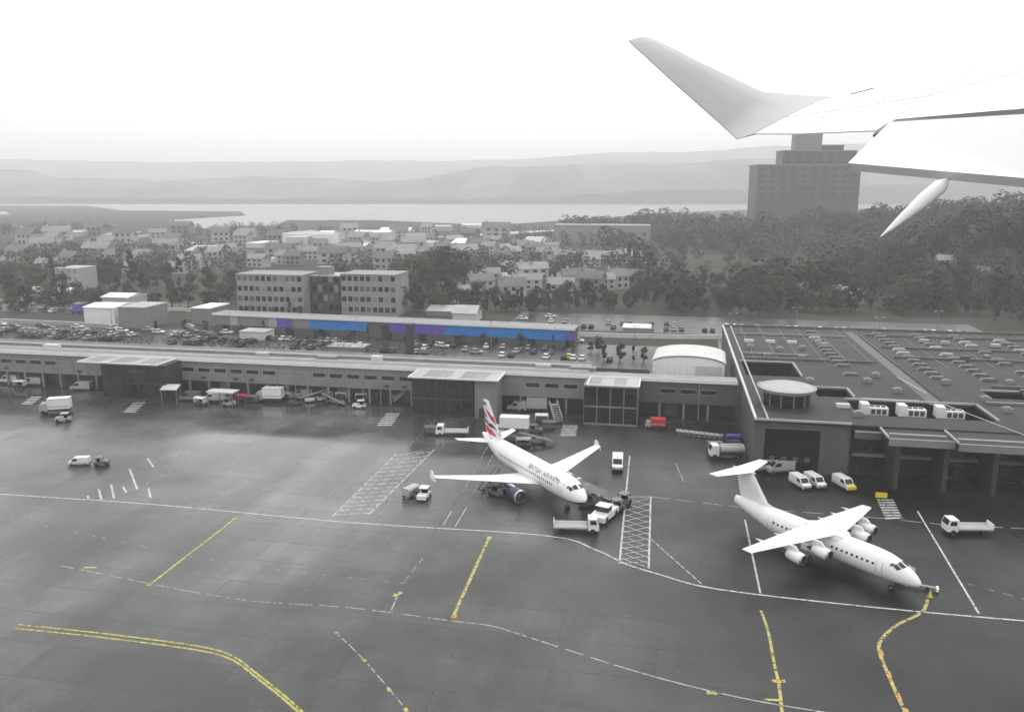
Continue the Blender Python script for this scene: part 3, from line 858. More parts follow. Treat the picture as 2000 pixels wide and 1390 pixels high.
low_wall('ramp_parapet', 'white curved ramp parapet beside the grey workshop', 'parapet', [(266, 624), (285, 619), (305, 613), (318, 609), (332, 607), (352, 607), (372, 609)], 1.3, .3, 'offwhite')
low_wall('boundary_wall', 'long pale boundary wall along the far left of the landside road', 'wall', [(-30, 629), (60, 633), (150, 637), (232, 642)], 1.5, .3, 'lgrey')
low_wall('roadside_wall', 'pale wall beside the road right of the white framed canopy', 'wall', [(1125, 657), (1215, 660), (1330, 662), (1418, 662)], 1.4, .3, 'offwhite')
# stepped tower complex on the skyline
def skyline():
    d = 760.0
    base = empty('hospital_tower', ((1468 - 1000) / FPX * d, d, 12.0), 0)
    tag(base, 'huge stepped grey tower block on the skyline under the near wing', 'tower block')
    spec = [('lower_block', 1468, 1665, 326, 0, 26, 'dgrey', 10), ('upper_block', 1516, 1656, 300, 2, 22, 'dgrey', 7), ('lift_tower', 1540, 1591, 268, 5, 16, 'grey', 0), ('plant_tower', 1593, 1633, 290, 5, 16, 'dgrey', 0)]
    for nm, a, b_, py, y0, y1, mk, nw in spec:
        f_ = (d + y0) / d if y0 > 50 else 1.0
        def x(px): return (px - 1000) / FPX * d * f_ - (1468 - 1000) / FPX * d
        def z(py): return CAM_H + d * f_ * (368 - py) / FPX * 1.02 - 12.0
        o = MB().box(x(a), x(b_), y0, y1, -12, z(py)).build(nm, mk, base)
        MB().box(x(a) - .5, x(b_) + .5, y0 - .5, y1 + .5, z(py), z(py) + .8).build('parapet', 'grey', o)
        if nw:
            me = MB().box(0, 4.0, -.15, -.03, 0, 2.2).mesh('window', ['grey2'])
            for r_ in range(5):
                for c_ in range(nw):
                    link('window', me, o, (x(a) + (x(b_) - x(a)) * (c_ + .5) / nw - 2, y0, z(py) - 5 - r_ * 5.5))
skyline()

# houses and sheds farther out
hm = {}
for nm, wm_, rm_ in (('a', 'lgrey', 'slate'), ('b', 'brick', 'slate'), ('c', 'lgrey', 'grey'), ('d', 'lgrey', 'grey')):
    me = MB().box(-4.5, 4.5, -3.5, 3.5, 0, 5.2, 0)
    me.prism([(-3.9, 5.1), (3.9, 5.1), (0, 7.9)], 'x', -4.8, 4.8, 1)
    me.box(-3.6, -2.9, -.4, .4, 6.8, 8.8, 0)
    for xx in (-3, -0.4, 2.2):
        for zz in (1.0, 3.4):
            me.box(xx, xx + 1.2, -3.58, -3.5, zz, zz + 1.2, 2)
    hm[nm] = me.mesh('house', [wm_, rm_, 'glass'])
def houses(spots, label, group, kinds='abc', sc_=(0.9, 1.3), hill=False):
    for i, (px, py) in enumerate(spots):
        p = G(px, py, 0)
        o = link('house', hm[kinds[i % len(kinds)]], None, p, random.uniform(-.5, .5))
        if hill: o.location.z = hz(p.x, p.y)
        k = random.uniform(*sc_); o.scale = (k * random.uniform(.9, 1.6), k, k)
        tag(o, label, 'house', group)
rowp = [(1090 + i * 17, 512 + (i % 2)) for i in range(10)]
houses(rowp, 'terraced house in the pale row below the grey hill building', 'terrace below the hill building', 'ac')
houses([(1130 + i * 24, 560 + (i * 7) % 9) for i in range(5)], 'house of the small cluster beside the arched depot', 'houses by the arched depot', 'abc')
houses([(985 + i * 30, 498 - (i * 5) % 8) for i in range(4)], 'house among trees in front of the docks', 'houses before the docks', 'cab')
houses([(40 + i * 46 + random.uniform(-14, 14), 545 - (i * 13) % 40) for i in range(10)], 'house half hidden in the trees beyond the left car park', 'houses left of the office', 'bca')
houses([(360 + i * 42 + random.uniform(-12, 12), 520 - (i * 11) % 26) for i in range(16)], 'house in the suburb behind the office block', 'suburb behind the office', 'abcb')
houses([(60 + i * 61 + random.uniform(-20, 20), 478 - (i * 9) % 24) for i in range(16)], 'distant house on the flat towards the lough', 'far houses on the flat', 'acb', (1.2, 2.0))
houses([(1560, 578), (1632, 604), (1655, 592), (1734, 600), (1842, 566), (1918, 578), (1512, 582), (1420, 582)], 'pale gabled house showing between the trees on the wooded slope', 'houses in the wood', 'cb', (.8, 1.0), True)
houses([(20 + i * 33 + random.uniform(-12, 12), 528 - (i * 17) % 62) for i in range(26)], 'pale house scattered over the left middle distance', 'pale houses on the left', 'dad', (1.0, 1.7))
houses([(560 + i * 27 + random.uniform(-10, 10), 516 - (i * 13) % 40) for i in range(20)], 'pale house between the office block and the docks', 'pale houses before the docks', 'dca', (1.0, 1.6))
houses([(920 + i * 21 + random.uniform(-9, 9), 590 - (i * 19) % 70) for i in range(12)], 'pale house in the wooded suburb right of the office', 'houses right of the office', 'dad', (.9, 1.3))
# dock sheds and tanks
for i, (x0, x1, y, hp, rm_) in enumerate([(690, 762, 470, 16, 'white'), (740, 800, 458, 7, 'white'), (560, 600, 486, 22, 'lgrey'), (575, 640, 500, 10, 'grey'), (480, 512, 484, 9, 'white'), (820, 880, 452, 9, 'lgrey'), (900, 985, 446, 6, 'offwhite'), (360, 420, 502, 12, 'lgrey'), (610, 640, 482, 22, 'white'), (660, 715, 490, 9, 'offwhite'), (780, 850, 482, 7, 'lgrey'), (880, 940, 484, 9, 'white'), (700, 720, 486, 6, 'grey'), (110, 160, 462, 8, 'lgrey'), (200, 260, 466, 6, 'grey'), (340, 380, 484, 7, 'lgrey'), (485, 500, 519, 8, 'offwhite'), (1020, 1060, 486, 14, 'lgrey')]):
    block('dock_shed', ['pale dock shed near the water of the lough', 'grey dock shed on the quay towards the lough'][i % 2], 'shed', x0, x1, y, hp, 25 + 8 * (i % 3), 'lgrey' if i % 2 else 'offwhite', rm_, rz=random.uniform(-.25, .05), gable=random.choice((0, 1.5, 3)), group=['pale dock sheds', 'grey dock sheds'][i % 2])
for i in range(6):
    x = 850 + i * 24
    ground_poly('quay_paving', [(x, 462 - i), (x + 150, 452 - i), (x + 156, 453.4 - i), (x + 6, 463.6 - i)], .3 + .02 * i, 'lgrey')
for px, py, rr in ((585, 482, 14), (606, 480, 11), (634, 484, 12)):
    p = G(px, py)
    o = empty('storage_tank', p)
    tag(o, 'round white storage tank standing among the dock sheds', 'tank', 'dock tanks')
    MB().cyl((0, 0, 0), (0, 0, 12), rr, n=20).build('shell', 'white', o, smooth=True)
    MB().cyl((0, 0, 12), (0, 0, 13.5), rr, 2, n=20).build('roof', 'lgrey', o, smooth=True)

# ------------------------------------------------------------------ airliners
def oval(x, zc, ry, rz_, n=28):
    return [(x, ry * math.sin(2 * math.pi * i / n), zc + rz_ * math.cos(2 * math.pi * i / n)) for i in range(n)]
def foil(le, chord, th, vert=False, n=7):
    """section with leading edge at le, running aft (+x); th = thickness ratio"""
    up = []
    for i in range(n):
        u = (i / (n - 1)) ** 1.6
        y = 5 * th * chord * (0.2969 * math.sqrt(u) - 0.126 * u - 0.3516 * u * u + 0.2843 * u ** 3 - 0.1036 * u ** 4)
        up.append((u * chord, y + .004))
    pts = [(x, y) for x, y in up] + [(x, -y * .8) for x, y in reversed(up[1:-1])]
    if vert: return [(le[0] + x, le[1] + y, le[2]) for x, y in pts]
    return [(le[0] + x, le[1], le[2] + y) for x, y in pts]
def nacelle(root, x0, y, z, Ln, r, outer, name='engine', mid=None):
    e = empty(name); e.parent = root; e.location = (x0, y, z)
    n = 24
    def ring(x, rr): return [(x, rr * math.sin(2 * math.pi * i / n), rr * math.cos(2 * math.pi * i / n)) for i in range(n)]
    MB().loft([ring(.0, r * .8), ring(.03, r * .92), ring(.25, r * .99)], cap=False).build('intake_lip', 'metal', e, smooth=True)
    MB().loft([ring(.25, r * .99), ring(Ln * .35, r * 1.06), ring(Ln * .7, r * .95), ring(Ln, r * .72)], cap=False).build('cowling', outer, e, smooth=True)
    MB().loft([ring(.0, r * .8), ring(.5, r * .76), ring(.6, r * .74)], cap=False).build('intake_duct', 'dark_metal', e, smooth=True)
    MB().loft([ring(.6, r * .76), ring(.61, .02)], cap=False).build('fan', 'dark_metal', e)
    MB().loft([ring(.32, .02), ring(.45, r * .16), ring(.6, r * .26)], cap=False).build('spinner', 'grey', e, smooth=True)
    MB().loft([ring(Ln - .05, r * .7), ring(Ln - .02, r * .45), ring(Ln + .45, r * .36), ring(Ln + 1.0, .05)], cap=False).build('exhaust', 'dark_metal', e, smooth=True)
    return e
def gear(root, x, y, ztop, r, w_, name, pair=True):
    g = empty(name); g.parent = root; g.location = (x, y, 0)
    MB().cyl((0, 0, r), (0, 0, ztop), .12, n=8).build('strut', 'metal', g)
    for sgn in ((-1, 1) if pair else (1,)):
        wh = MB().cyl((0, sgn * .22 - w_ / 2 * 0 - w_ / 2, r), (0, sgn * .22 + w_ / 2, r), r, n=18).build('wheel', 'tyre', g, smooth=True)
        MB().cyl((0, sgn * .22 - w_ / 2 - .01, r), (0, sgn * .22 + w_ / 2 + .01, r), r * .45, n=12).build('hub', 'metal', g)
def skin_point(rings, x, ang, off):
    """point on the lofted fuselage at x, angle from the top, pushed out by off"""
    for (x0, z0, a0, b0), (x1, z1, a1, b1) in zip(rings, rings[1:]):
        if x0 <= x <= x1:
            k = (x - x0) / (x1 - x0)
            zc, a, b_ = z0 + (z1 - z0) * k, a0 + (a1 - a0) * k, b0 + (b1 - b0) * k
            return (x, (a + off) * math.sin(ang), zc + (b_ + off) * math.cos(ang))
    return (x, 0, 0)
def decal(root, rings, name, polys, matk, off=.012):
    """thin painted shapes on the fuselage skin: polys in (x, angle)"""
    b = MB()
    for pl in polys:
        if len(pl) == 4:                                   # follow the curved skin
            k_ = 5; g_ = []
            for i in range(k_ + 1):
                for j in range(k_ + 1):
                    u, v = i / k_, j / k_
                    x = (pl[0][0] * (1 - u) + pl[1][0] * u) * (1 - v) + (pl[3][0] * (1 - u) + pl[2][0] * u) * v
                    a = (pl[0][1] * (1 - u) + pl[1][1] * u) * (1 - v) + (pl[3][1] * (1 - u) + pl[2][1] * u) * v
                    g_.append(skin_point(rings, x, a, off))
            b.add(g_, [(i * (k_ + 1) + j, i * (k_ + 1) + j + 1, (i + 1) * (k_ + 1) + j + 1, (i + 1) * (k_ + 1) + j) for i in range(k_) for j in range(k_)])
        else:
            b.add([skin_point(rings, x, a, off) for x, a in pl], [tuple(range(len(pl)))])
    o = b.build(name, matk, root)
    return o
def window_row(root, rings, xs, ang, wx, wa, name='cabin_windows'):
    b = MB()
    for side in (1, -1):
        for x in xs:
            q = [(x - wx, side * (ang - wa)), (x + wx, side * (ang - wa)), (x + wx, side * (ang + wa)), (x - wx, side * (ang + wa))]
            b.add([skin_point(rings, a, c, .015) for a, c in q], [(0, 1, 2, 3)])
    o = b.build(name, 'glass', root)
    tag(o, kind='stuff')
    return o
def text_on_skin(root, rings, text, x_start, size, ang0, rad, matk, name):
    """lettering laid on the near (starboard) side, reading from tail to nose"""
    cu = bpy.data.curves.new('lettering', 'FONT')
    cu.body = text; cu.size = size; cu.space_character = 1.06
    tmp = bpy.data.objects.new('lettering', cu); COL.objects.link(tmp)
    dg = bpy.context.evaluated_depsgraph_get()
    me = bpy.data.meshes.new_from_object(tmp.evaluated_get(dg))
    bpy.data.objects.remove(tmp)
    for v in me.vertices:
        v.co = skin_point(rings, x_start - v.co.x, ang0 - v.co.y / rad, .022)
    me.materials.clear(); me.materials.append(M[matk])
    return link(name, me, root)

def tail_aircraft(loc, aft, label, k):
    o = empty('airliner', (loc[0], loc[1], 0.02), aft)
    o.scale = (k, k, k)
    tag(o, label, 'airliner')
    return o
# --- twin jet with the flag tail
A = tail_aircraft((11.2, 118.4), 2.095, 'white twin jet airliner with red and blue flag tail parked at the stand', 0.985)
RA = [(0.0, 3.25, .05, .05), (.25, 3.27, .5, .45), (.8, 3.35, .98, .9), (1.7, 3.5, 1.42, 1.36), (2.8, 3.66, 1.72, 1.72), (4.2, 3.78, 1.9, 1.98), (6.0, 3.82, 1.975, 2.07), (22.0, 3.82, 1.975, 2.07), (25.0, 3.98, 1.85, 1.9), (28.0, 4.35, 1.45, 1.5), (31.0, 4.82, .85, .95), (33.0, 5.2, .4, .5), (33.84, 5.35, .12, .2)]
MB().loft([oval(x, z, a, b_) for x, z, a, b_ in RA], 0, True, lambda k, i: 1 if 10 <= i <= 17 and 1 <= k <= 8 else 0).build('fuselage', ['aircraft_white', 'navy'], A, smooth=True)
wing_a = [((10.6, 0.8, 2.55), 7.2, .13), ((11.6, 2.2, 2.65), 6.1, .13), ((13.7, 6.4, 3.05), 4.2, .12), ((16.5, 12.0, 3.6), 2.7, .11), ((18.85, 16.7, 4.05), 1.55, .1)]
for sgn in (1, -1):
    wg = MB().loft([foil((le[0], sgn * le[1], le[2]), ch, th) for le, ch, th in wing_a]).build('wing', 'wing_grey', A, smooth=True)
    MB().prism([(18.9, 3.35), (20.6, 3.3), (21.0, 3.9), (20.7, 4.9), (20.1, 4.9)], 'y', sgn * 16.68, sgn * 16.8).build('wingtip_fence', 'aircraft_white', wg)
    for yy, x_, z_ in ((4.6, 16.9, 2.6), (8.6, 17.3, 3.0), (12.0, 18.4, 3.35)):
        MB().loft([[(x_ + dx, sgn * yy + r_ * math.sin(q * math.pi / 4), z_ + dz + r_ * .9 * math.cos(q * math.pi / 4)) for q in range(8)] for dx, r_, dz in ((-1.4, .05, .1), (-.6, .22, 0), (.6, .2, -.1), (1.7, .03, -.12))]).build('flap_fairing', 'wing_grey', wg, smooth=True)
    st_ = MB().loft([foil((29.0, sgn * .7, 4.75), 3.7, .1), foil((32.0, sgn * 6.2, 5.35), 1.4, .09)]).build('tailplane', 'aircraft_white', A, smooth=True)
    nacelle(A, 9.9, sgn * 5.75, 1.62, 3.5, 1.18, 'navy')
    MB().prism([(11.2, 2.75), (15.6, 2.9), (15.2, 2.45), (12.8, 2.3)], 'y', sgn * 5.6, sgn * 5.9).build('pylon', 'wing_grey', A)
    gear(A, 17.4, sgn * 3.8, 3.0, .58, .4, 'main_gear')
gear(A, 5.0, 0, 2.3, .38, .22, 'nose_gear')
fin = [((25.6, 0, 5.55), 6.6, .1), ((26.8, 0, 6.6), 5.7, .1), ((31.3, 0, 12.1), 2.3, .09)]
fn = MB().loft([foil(le, ch, th, True) for le, ch, th in fin]).build('fin', 'aircraft_white', A, smooth=True)
def fin_le(z): return 26.8 + (z - 6.6) * 4.5 / 5.5
def fin_te(z): return 32.5 + (z - 6.6) * 1.1 / 5.5
def fin_patch(pts, matk, name):
    for sgn in (1, -1):
        b = MB()
        v = []
        for u, z in pts:
            x = fin_le(z) + (fin_te(z) - fin_le(z)) * u
            ch = fin_te(z) - fin_le(z)
            y = 5 * .1 * ch * (0.2969 * math.sqrt(max(u, .001)) - 0.126 * u - 0.3516 * u * u + 0.2843 * u ** 3 - 0.1036 * u ** 4) + .05
            v.append((x, sgn * y, z))
        b.add(v, [tuple(range(len(v)))]); b.build(name, matk, fn)
fin_patch([(.02, 6.3), (.35, 6.1), (.75, 6.0), (.95, 6.3), (.95, 7.5), (.6, 7.0), (.25, 7.2), (.02, 7.1)], 'red', 'flag_red_band')
fin_patch([(.05, 7.3), (.3, 7.5), (.62, 7.35), (.95, 8.0), (.95, 8.6), (.6, 8.0), (.3, 8.15)], 'navy', 'flag_blue_band')
fin_patch([(.02, 8.2), (.3, 8.8), (.6, 9.7), (.72, 10.7), (.5, 10.3), (.02, 9.6)], 'red', 'flag_red_wave')
fin_patch([(.7, 8.7), (.95, 8.9), (.95, 9.9), (.8, 9.5)], 'navy', 'flag_blue_wave')
fin_patch([(.5, 11.0), (.95, 11.1), (.95, 11.7), (.6, 11.6)], 'navy', 'flag_blue_tip')
decal(A, RA, 'tail_red_patch', [[(26.2, -.5), (29.4, -.62), (31.2, -.3), (31.2, .3), (29.4, .62), (26.2, .5)]], 'red')
window_row(A, RA, [6.6 + i * .62 for i in range(29)], R(80), .13, .075)
decal(A, RA, 'cockpit_windows', [[(1.45, sg * .15), (2.35, sg * .1), (2.4, sg * .55), (1.75, sg * .68)] for sg in (1, -1)] + [[(1.8, sg * .74), (2.45, sg * .62), (2.7, sg * .95), (2.15, sg * 1.08)] for sg in (1, -1)] + [[(2.55, sg * .68), (3.0, sg * .8), (3.1, sg * 1.05), (2.8, sg * 1.0)] for sg in (1, -1)], 'glass', .02)
text_on_skin(A, RA, 'BRITISH', 14.2, 1.05, R(64), 2.07, 'navy', 'lettering')
text_on_skin(A, RA, 'AIRWAYS', 9.75, 1.05, R(64), 2.07, 'navy', 'lettering')
decal(A, RA, 'speed_ribbon', [[(3.6, .85), (6.2, .72), (6.6, .78), (5.0, .92), (3.6, .95)]], 'red', .02)
for xx in (4.4, 27.3):
    for sg in (1, -1):
        decal(A, RA, 'door_outline', [[(xx - .45, sg * a), (xx - .39, sg * a), (xx - .39, sg * b_), (xx - .45, sg * b_)] for a, b_ in ((1.2, 2.0),)] + [[(xx + .39, sg * 1.2), (xx + .45, sg * 1.2), (xx + .45, sg * 2.0), (xx + .39, sg * 2.0)]], 'lgrey', .018)

# --- four engined high wing regional jet
B = tail_aircraft((50.4, 93.2), 2.175, 'plain white high wing regional jet with four engines and T tail', 1.02)
RB = [(0, 2.15, .04, .04), (.2, 2.17, .35, .35), (.8, 2.3, .75, .78), (1.8, 2.5, 1.12, 1.15), (3.0, 2.72, 1.42, 1.48), (4.4, 2.86, 1.65, 1.68), (6.2, 2.9, 1.78, 1.78), (19.5, 2.9, 1.78, 1.78), (22.0, 3.1, 1.62, 1.58), (25.0, 3.5, 1.15, 1.18), (27.2, 3.8, .75, .85), (28.4, 3.95, .5, .65)]
MB().loft([oval(x, z, a, b_) for x, z, a, b_ in RB]).build('fuselage', 'aircraft_white', B, smooth=True)
MB().loft([[(x, q * y_, z_) for q, z_ in ((-1, 4.2), (-.8, 4.75 + h_), (.8, 4.75 + h_), (1, 4.2))] for x, y_, h_ in ((9.6, .3, -.3), (10.6, 1.3, .1), (12.5, 1.55, .3), (15.0, 1.4, .2), (17.2, .3, -.3))]).build('wing_fairing', 'aircraft_white', B, smooth=True)
wing_b = [((10.9, .2, 4.85), 4.5, .14), ((11.3, 2.0, 4.8), 4.2, .14), ((13.0, 7.5, 4.45), 2.9, .12), ((14.9, 13.1, 4.0), 1.5, .11)]
for sgn in (1, -1):
    wg = MB().loft([foil((le[0], sgn * le[1], le[2]), ch, th) for le, ch, th in wing_b]).build('wing', 'aircraft_white', B, smooth=True)
    for yy, x_ in ((4.3, 9.6), (7.8, 10.9)):
        z_ = 3.35 - (yy - 4.3) * .05
        nacelle(B, x_, sgn * yy, z_, 2.5, .74, 'aircraft_white')
        MB().prism([(x_ + .6, z_ + .55), (x_ + 1.4, z_ + 1.35), (x_ + 4.2, z_ + 1.2), (x_ + 2.6, z_ + .45)], 'y', sgn * yy - .11, sgn * yy + .11).build('pylon', 'aircraft_white', B)
    MB().loft([foil((25.9, sgn * .05, 8.75), 3.1, .1), foil((27.5, sgn * 5.55, 8.85), 1.5, .09)]).build('tailplane', 'aircraft_white', B, smooth=True)
    for yy, x_ in ((3.0, 15.4), (6.2, 15.6), (9.4, 16.0)):
        MB().loft([[(x_ + dx, sgn * yy + r_ * math.sin(q * math.pi / 4), 4.45 - .03 * yy + r_ * math.cos(q * math.pi / 4)) for q in range(8)] for dx, r_ in ((-1.2, .04), (-.4, .18), (.5, .15), (1.3, .03))]).build('flap_fairing', 'aircraft_white', wg, smooth=True)
    MB().loft([[(x, sgn * y_, z_) for y_, z_ in ((1.2, 1.2), (1.9, 1.5), (1.9, 2.2), (1.3, 2.6))] for x in (12.4, 15.6)]).build('gear_pod', 'aircraft_white', B)
    gear(B, 14.2, sgn * 2.2, 1.9, .5, .34, 'main_gear')
gear(B, 3.6, 0, 1.6, .34, .2, 'nose_gear')
MB().loft([foil(le, ch, th, True) for le, ch, th in [((20.6, 0, 4.5), 6.8, .08), ((22.8, 0, 5.1), 5.0, .1), ((25.6, 0, 8.75), 3.2, .1)]]).build('fin', 'aircraft_white', B, smooth=True)
MB().loft([[(x, r_ * math.sin(q * math.pi / 5), 8.8 + r_ * .8 * math.cos(q * math.pi / 5)) for q in range(10)] for x, r_ in ((25.2, .04), (25.9, .26), (28.0, .24), (29.4, .05))]).build('tail_bullet', 'aircraft_white', B, smooth=True)
window_row(B, RB, [5.4 + i * .72 for i in range(9)] + [14.6 + i * .72 for i in range(9)], R(76), .16, .085)
decal(B, RB, 'cockpit_windows', [[(1.9, sg * .12), (2.75, sg * .08), (2.8, sg * .5), (2.1, sg * .62)] for sg in (1, -1)] + [[(2.15, sg * .7), (2.85, sg * .58), (3.1, sg * .9), (2.5, sg * 1.05)] for sg in (1, -1)] + [[(2.95, sg * .65), (3.4, sg * .75), (3.45, sg * 1.0), (3.2, sg * .97)] for sg in (1, -1)], 'glass', .02)
for xx in (4.6, 21.0):
    for sg in (1, -1):
        decal(B, RB, 'door_outline', [[(xx - .42, sg * 1.0), (xx - .36, sg * 1.0), (xx - .36, sg * 1.95), (xx - .42, sg * 1.95)], [(xx + .36, sg * 1.0), (xx + .42, sg * 1.0), (xx + .42, sg * 1.95), (xx + .36, sg * 1.95)]], 'lgrey', .018)

# ------------------------------------------------------------------ the wing the picture is taken over
NW = empty('near_wing', D(1700, 262, 11.5))
tag(NW, 'large white aircraft wing with curved winglet and lowered flap crossing the sky', 'wing')
o0 = Vector(NW.location)
def section(te, le, th):
    te, le = te - o0, le - o0
    c = le - te
    n = c.cross(SPAN).normalized()
    if n.z < 0: n = -n
    return [te + n * .01, te + c * .35 + n * th * .8, te + c * .7 + n * th, te + c * .93 + n * th * .62, le, te + c * .93 - n * th * .4, te + c * .6 - n * th * .55, te - n * .01]
SPAN = (D(1470, 262, 14.0) - D(2000, 213, 9.0)).normalized()
main = [(D(3300, 60, 4.2), D(4400, -560, 6.2), .22), (D(2700, 140, 6.0), D(3400, -250, 8.0), .2), (D(2000, 213, 9.0), D(2400, -20, 11.0), .17), (D(1712, 256, 11.5), D(1990, 110, 13.0), .13), (D(1560, 262, 13.0), D(1745, 165, 14.2), .1), (D(1475, 262, 14.0), D(1640, 190, 14.8), .08)]
MB().loft([section(*q) for q in main]).build('wing_panel', 'aircraft_white', NW, smooth=True)
secs = [section(*q) for q in main]
for ix, off in ((1, .004),):
    for q0, q1 in zip(secs, secs[1:]):
        MB().bar(q0[ix], q1[ix], .012, .008).build('panel_seam', 'lgrey', NW)
for q in secs[1:]:
    MB().bar(q[0].lerp(q[1], .1), q[1], .015, .01).bar(q[1], q[2], .015, .01).build('panel_seam', 'lgrey', NW)
wl_ = [(D(1475, 262, 14.0), D(1640, 190, 14.8)), (D(1440, 272, 14.25), D(1575, 187, 15.0)), (D(1408, 243, 14.5), D(1490, 180, 15.2)), (D(1322, 167, 14.8), D(1378, 127, 15.4)), (D(1240, 92, 15.0), D(1284, 80, 15.5)), (D(1228, 80, 15.05), D(1262, 72, 15.5))]
def wsec(te, le, th):
    te, le = te - o0, le - o0
    c = le - te
    n = Vector((0.55, -0.55, 0.6)); n = (n - c * (n.dot(c) / c.length_squared)).normalized()
    return [te + n * .008, te + c * .35 + n * th * .8, te + c * .7 + n * th, te + c * .93 + n * th * .62, le, te + c * .93 - n * th * .4, te + c * .6 - n * th * .55, te - n * .008]
MB().loft([section(*wl_[0], .08)] + [wsec(a, b_, .06 - .008 * i) for i, (a, b_) in enumerate(wl_[1:])]).build('winglet', 'winglet_shaded', NW, smooth=True)
def slab(p, th, name, matk, parent=NW):
    """thin solid panel through four points"""
    p = [q - o0 for q in p]
    n = (p[1] - p[0]).cross(p[3] - p[0]).normalized() * th / 2
    b = MB().loft([[q + n for q in p], [q - n for q in p]])
    return b.build(name, matk, parent)
fl_ = slab([D(1742, 246, 11.0), D(2010, 232, 8.8), D(2010, 358, 8.2), D(1660, 326, 10.7)], .12, 'flap', 'aircraft_white')
slab([D(2012, 232, 8.78), D(2750, 190, 5.8), D(2760, 420, 5.2), D(2012, 358, 8.18)], .12, 'inner_flap', 'aircraft_white')
slab([D(1752, 236, 11.15), D(2010, 215, 8.95), D(2010, 231, 8.85), D(1745, 246, 11.05)], .05, 'flap_gap_shade', 'dark_metal')  # dark strip painted for the shadow in the gap under the spoiler lip
slab([D(1753, 235, 11.17), D(1746, 246, 11.06), D(1706, 268, 11.2), D(1712, 258, 11.4)], .05, 'flap_end_shade', 'dgrey')  # carries the painted gap shadow round the flap end
a_, b_ = D(1850, 352, 9.2) - o0, D(1720, 462, 9.0) - o0
ax = (b_ - a_)
e1 = ax.cross(Vector((0, 0, 1))).normalized(); e2 = ax.cross(e1).normalized()
MB().loft([[a_ + ax * u + (e1 * math.cos(q * math.pi / 5) + e2 * math.sin(q * math.pi / 5)) * r_ for q in range(10)] for u, r_ in ((0, .03), (.12, .085), (.35, .085), (.7, .05), (1, .006))]).build('flap_track_fairing', 'aircraft_white', NW, smooth=True)
slab([D(1662, 183, 13.6), D(1706, 172, 13.6), D(1706, 174, 13.6), D(1662, 185, 13.6)], .02, 'spoiler_gap', 'grey')

slab([D(1712, 210, 12.6), D(1748, 203, 12.5), D(1748, 205, 12.5), D(1712, 212, 12.6)], .02, 'aileron_gap', 'grey')

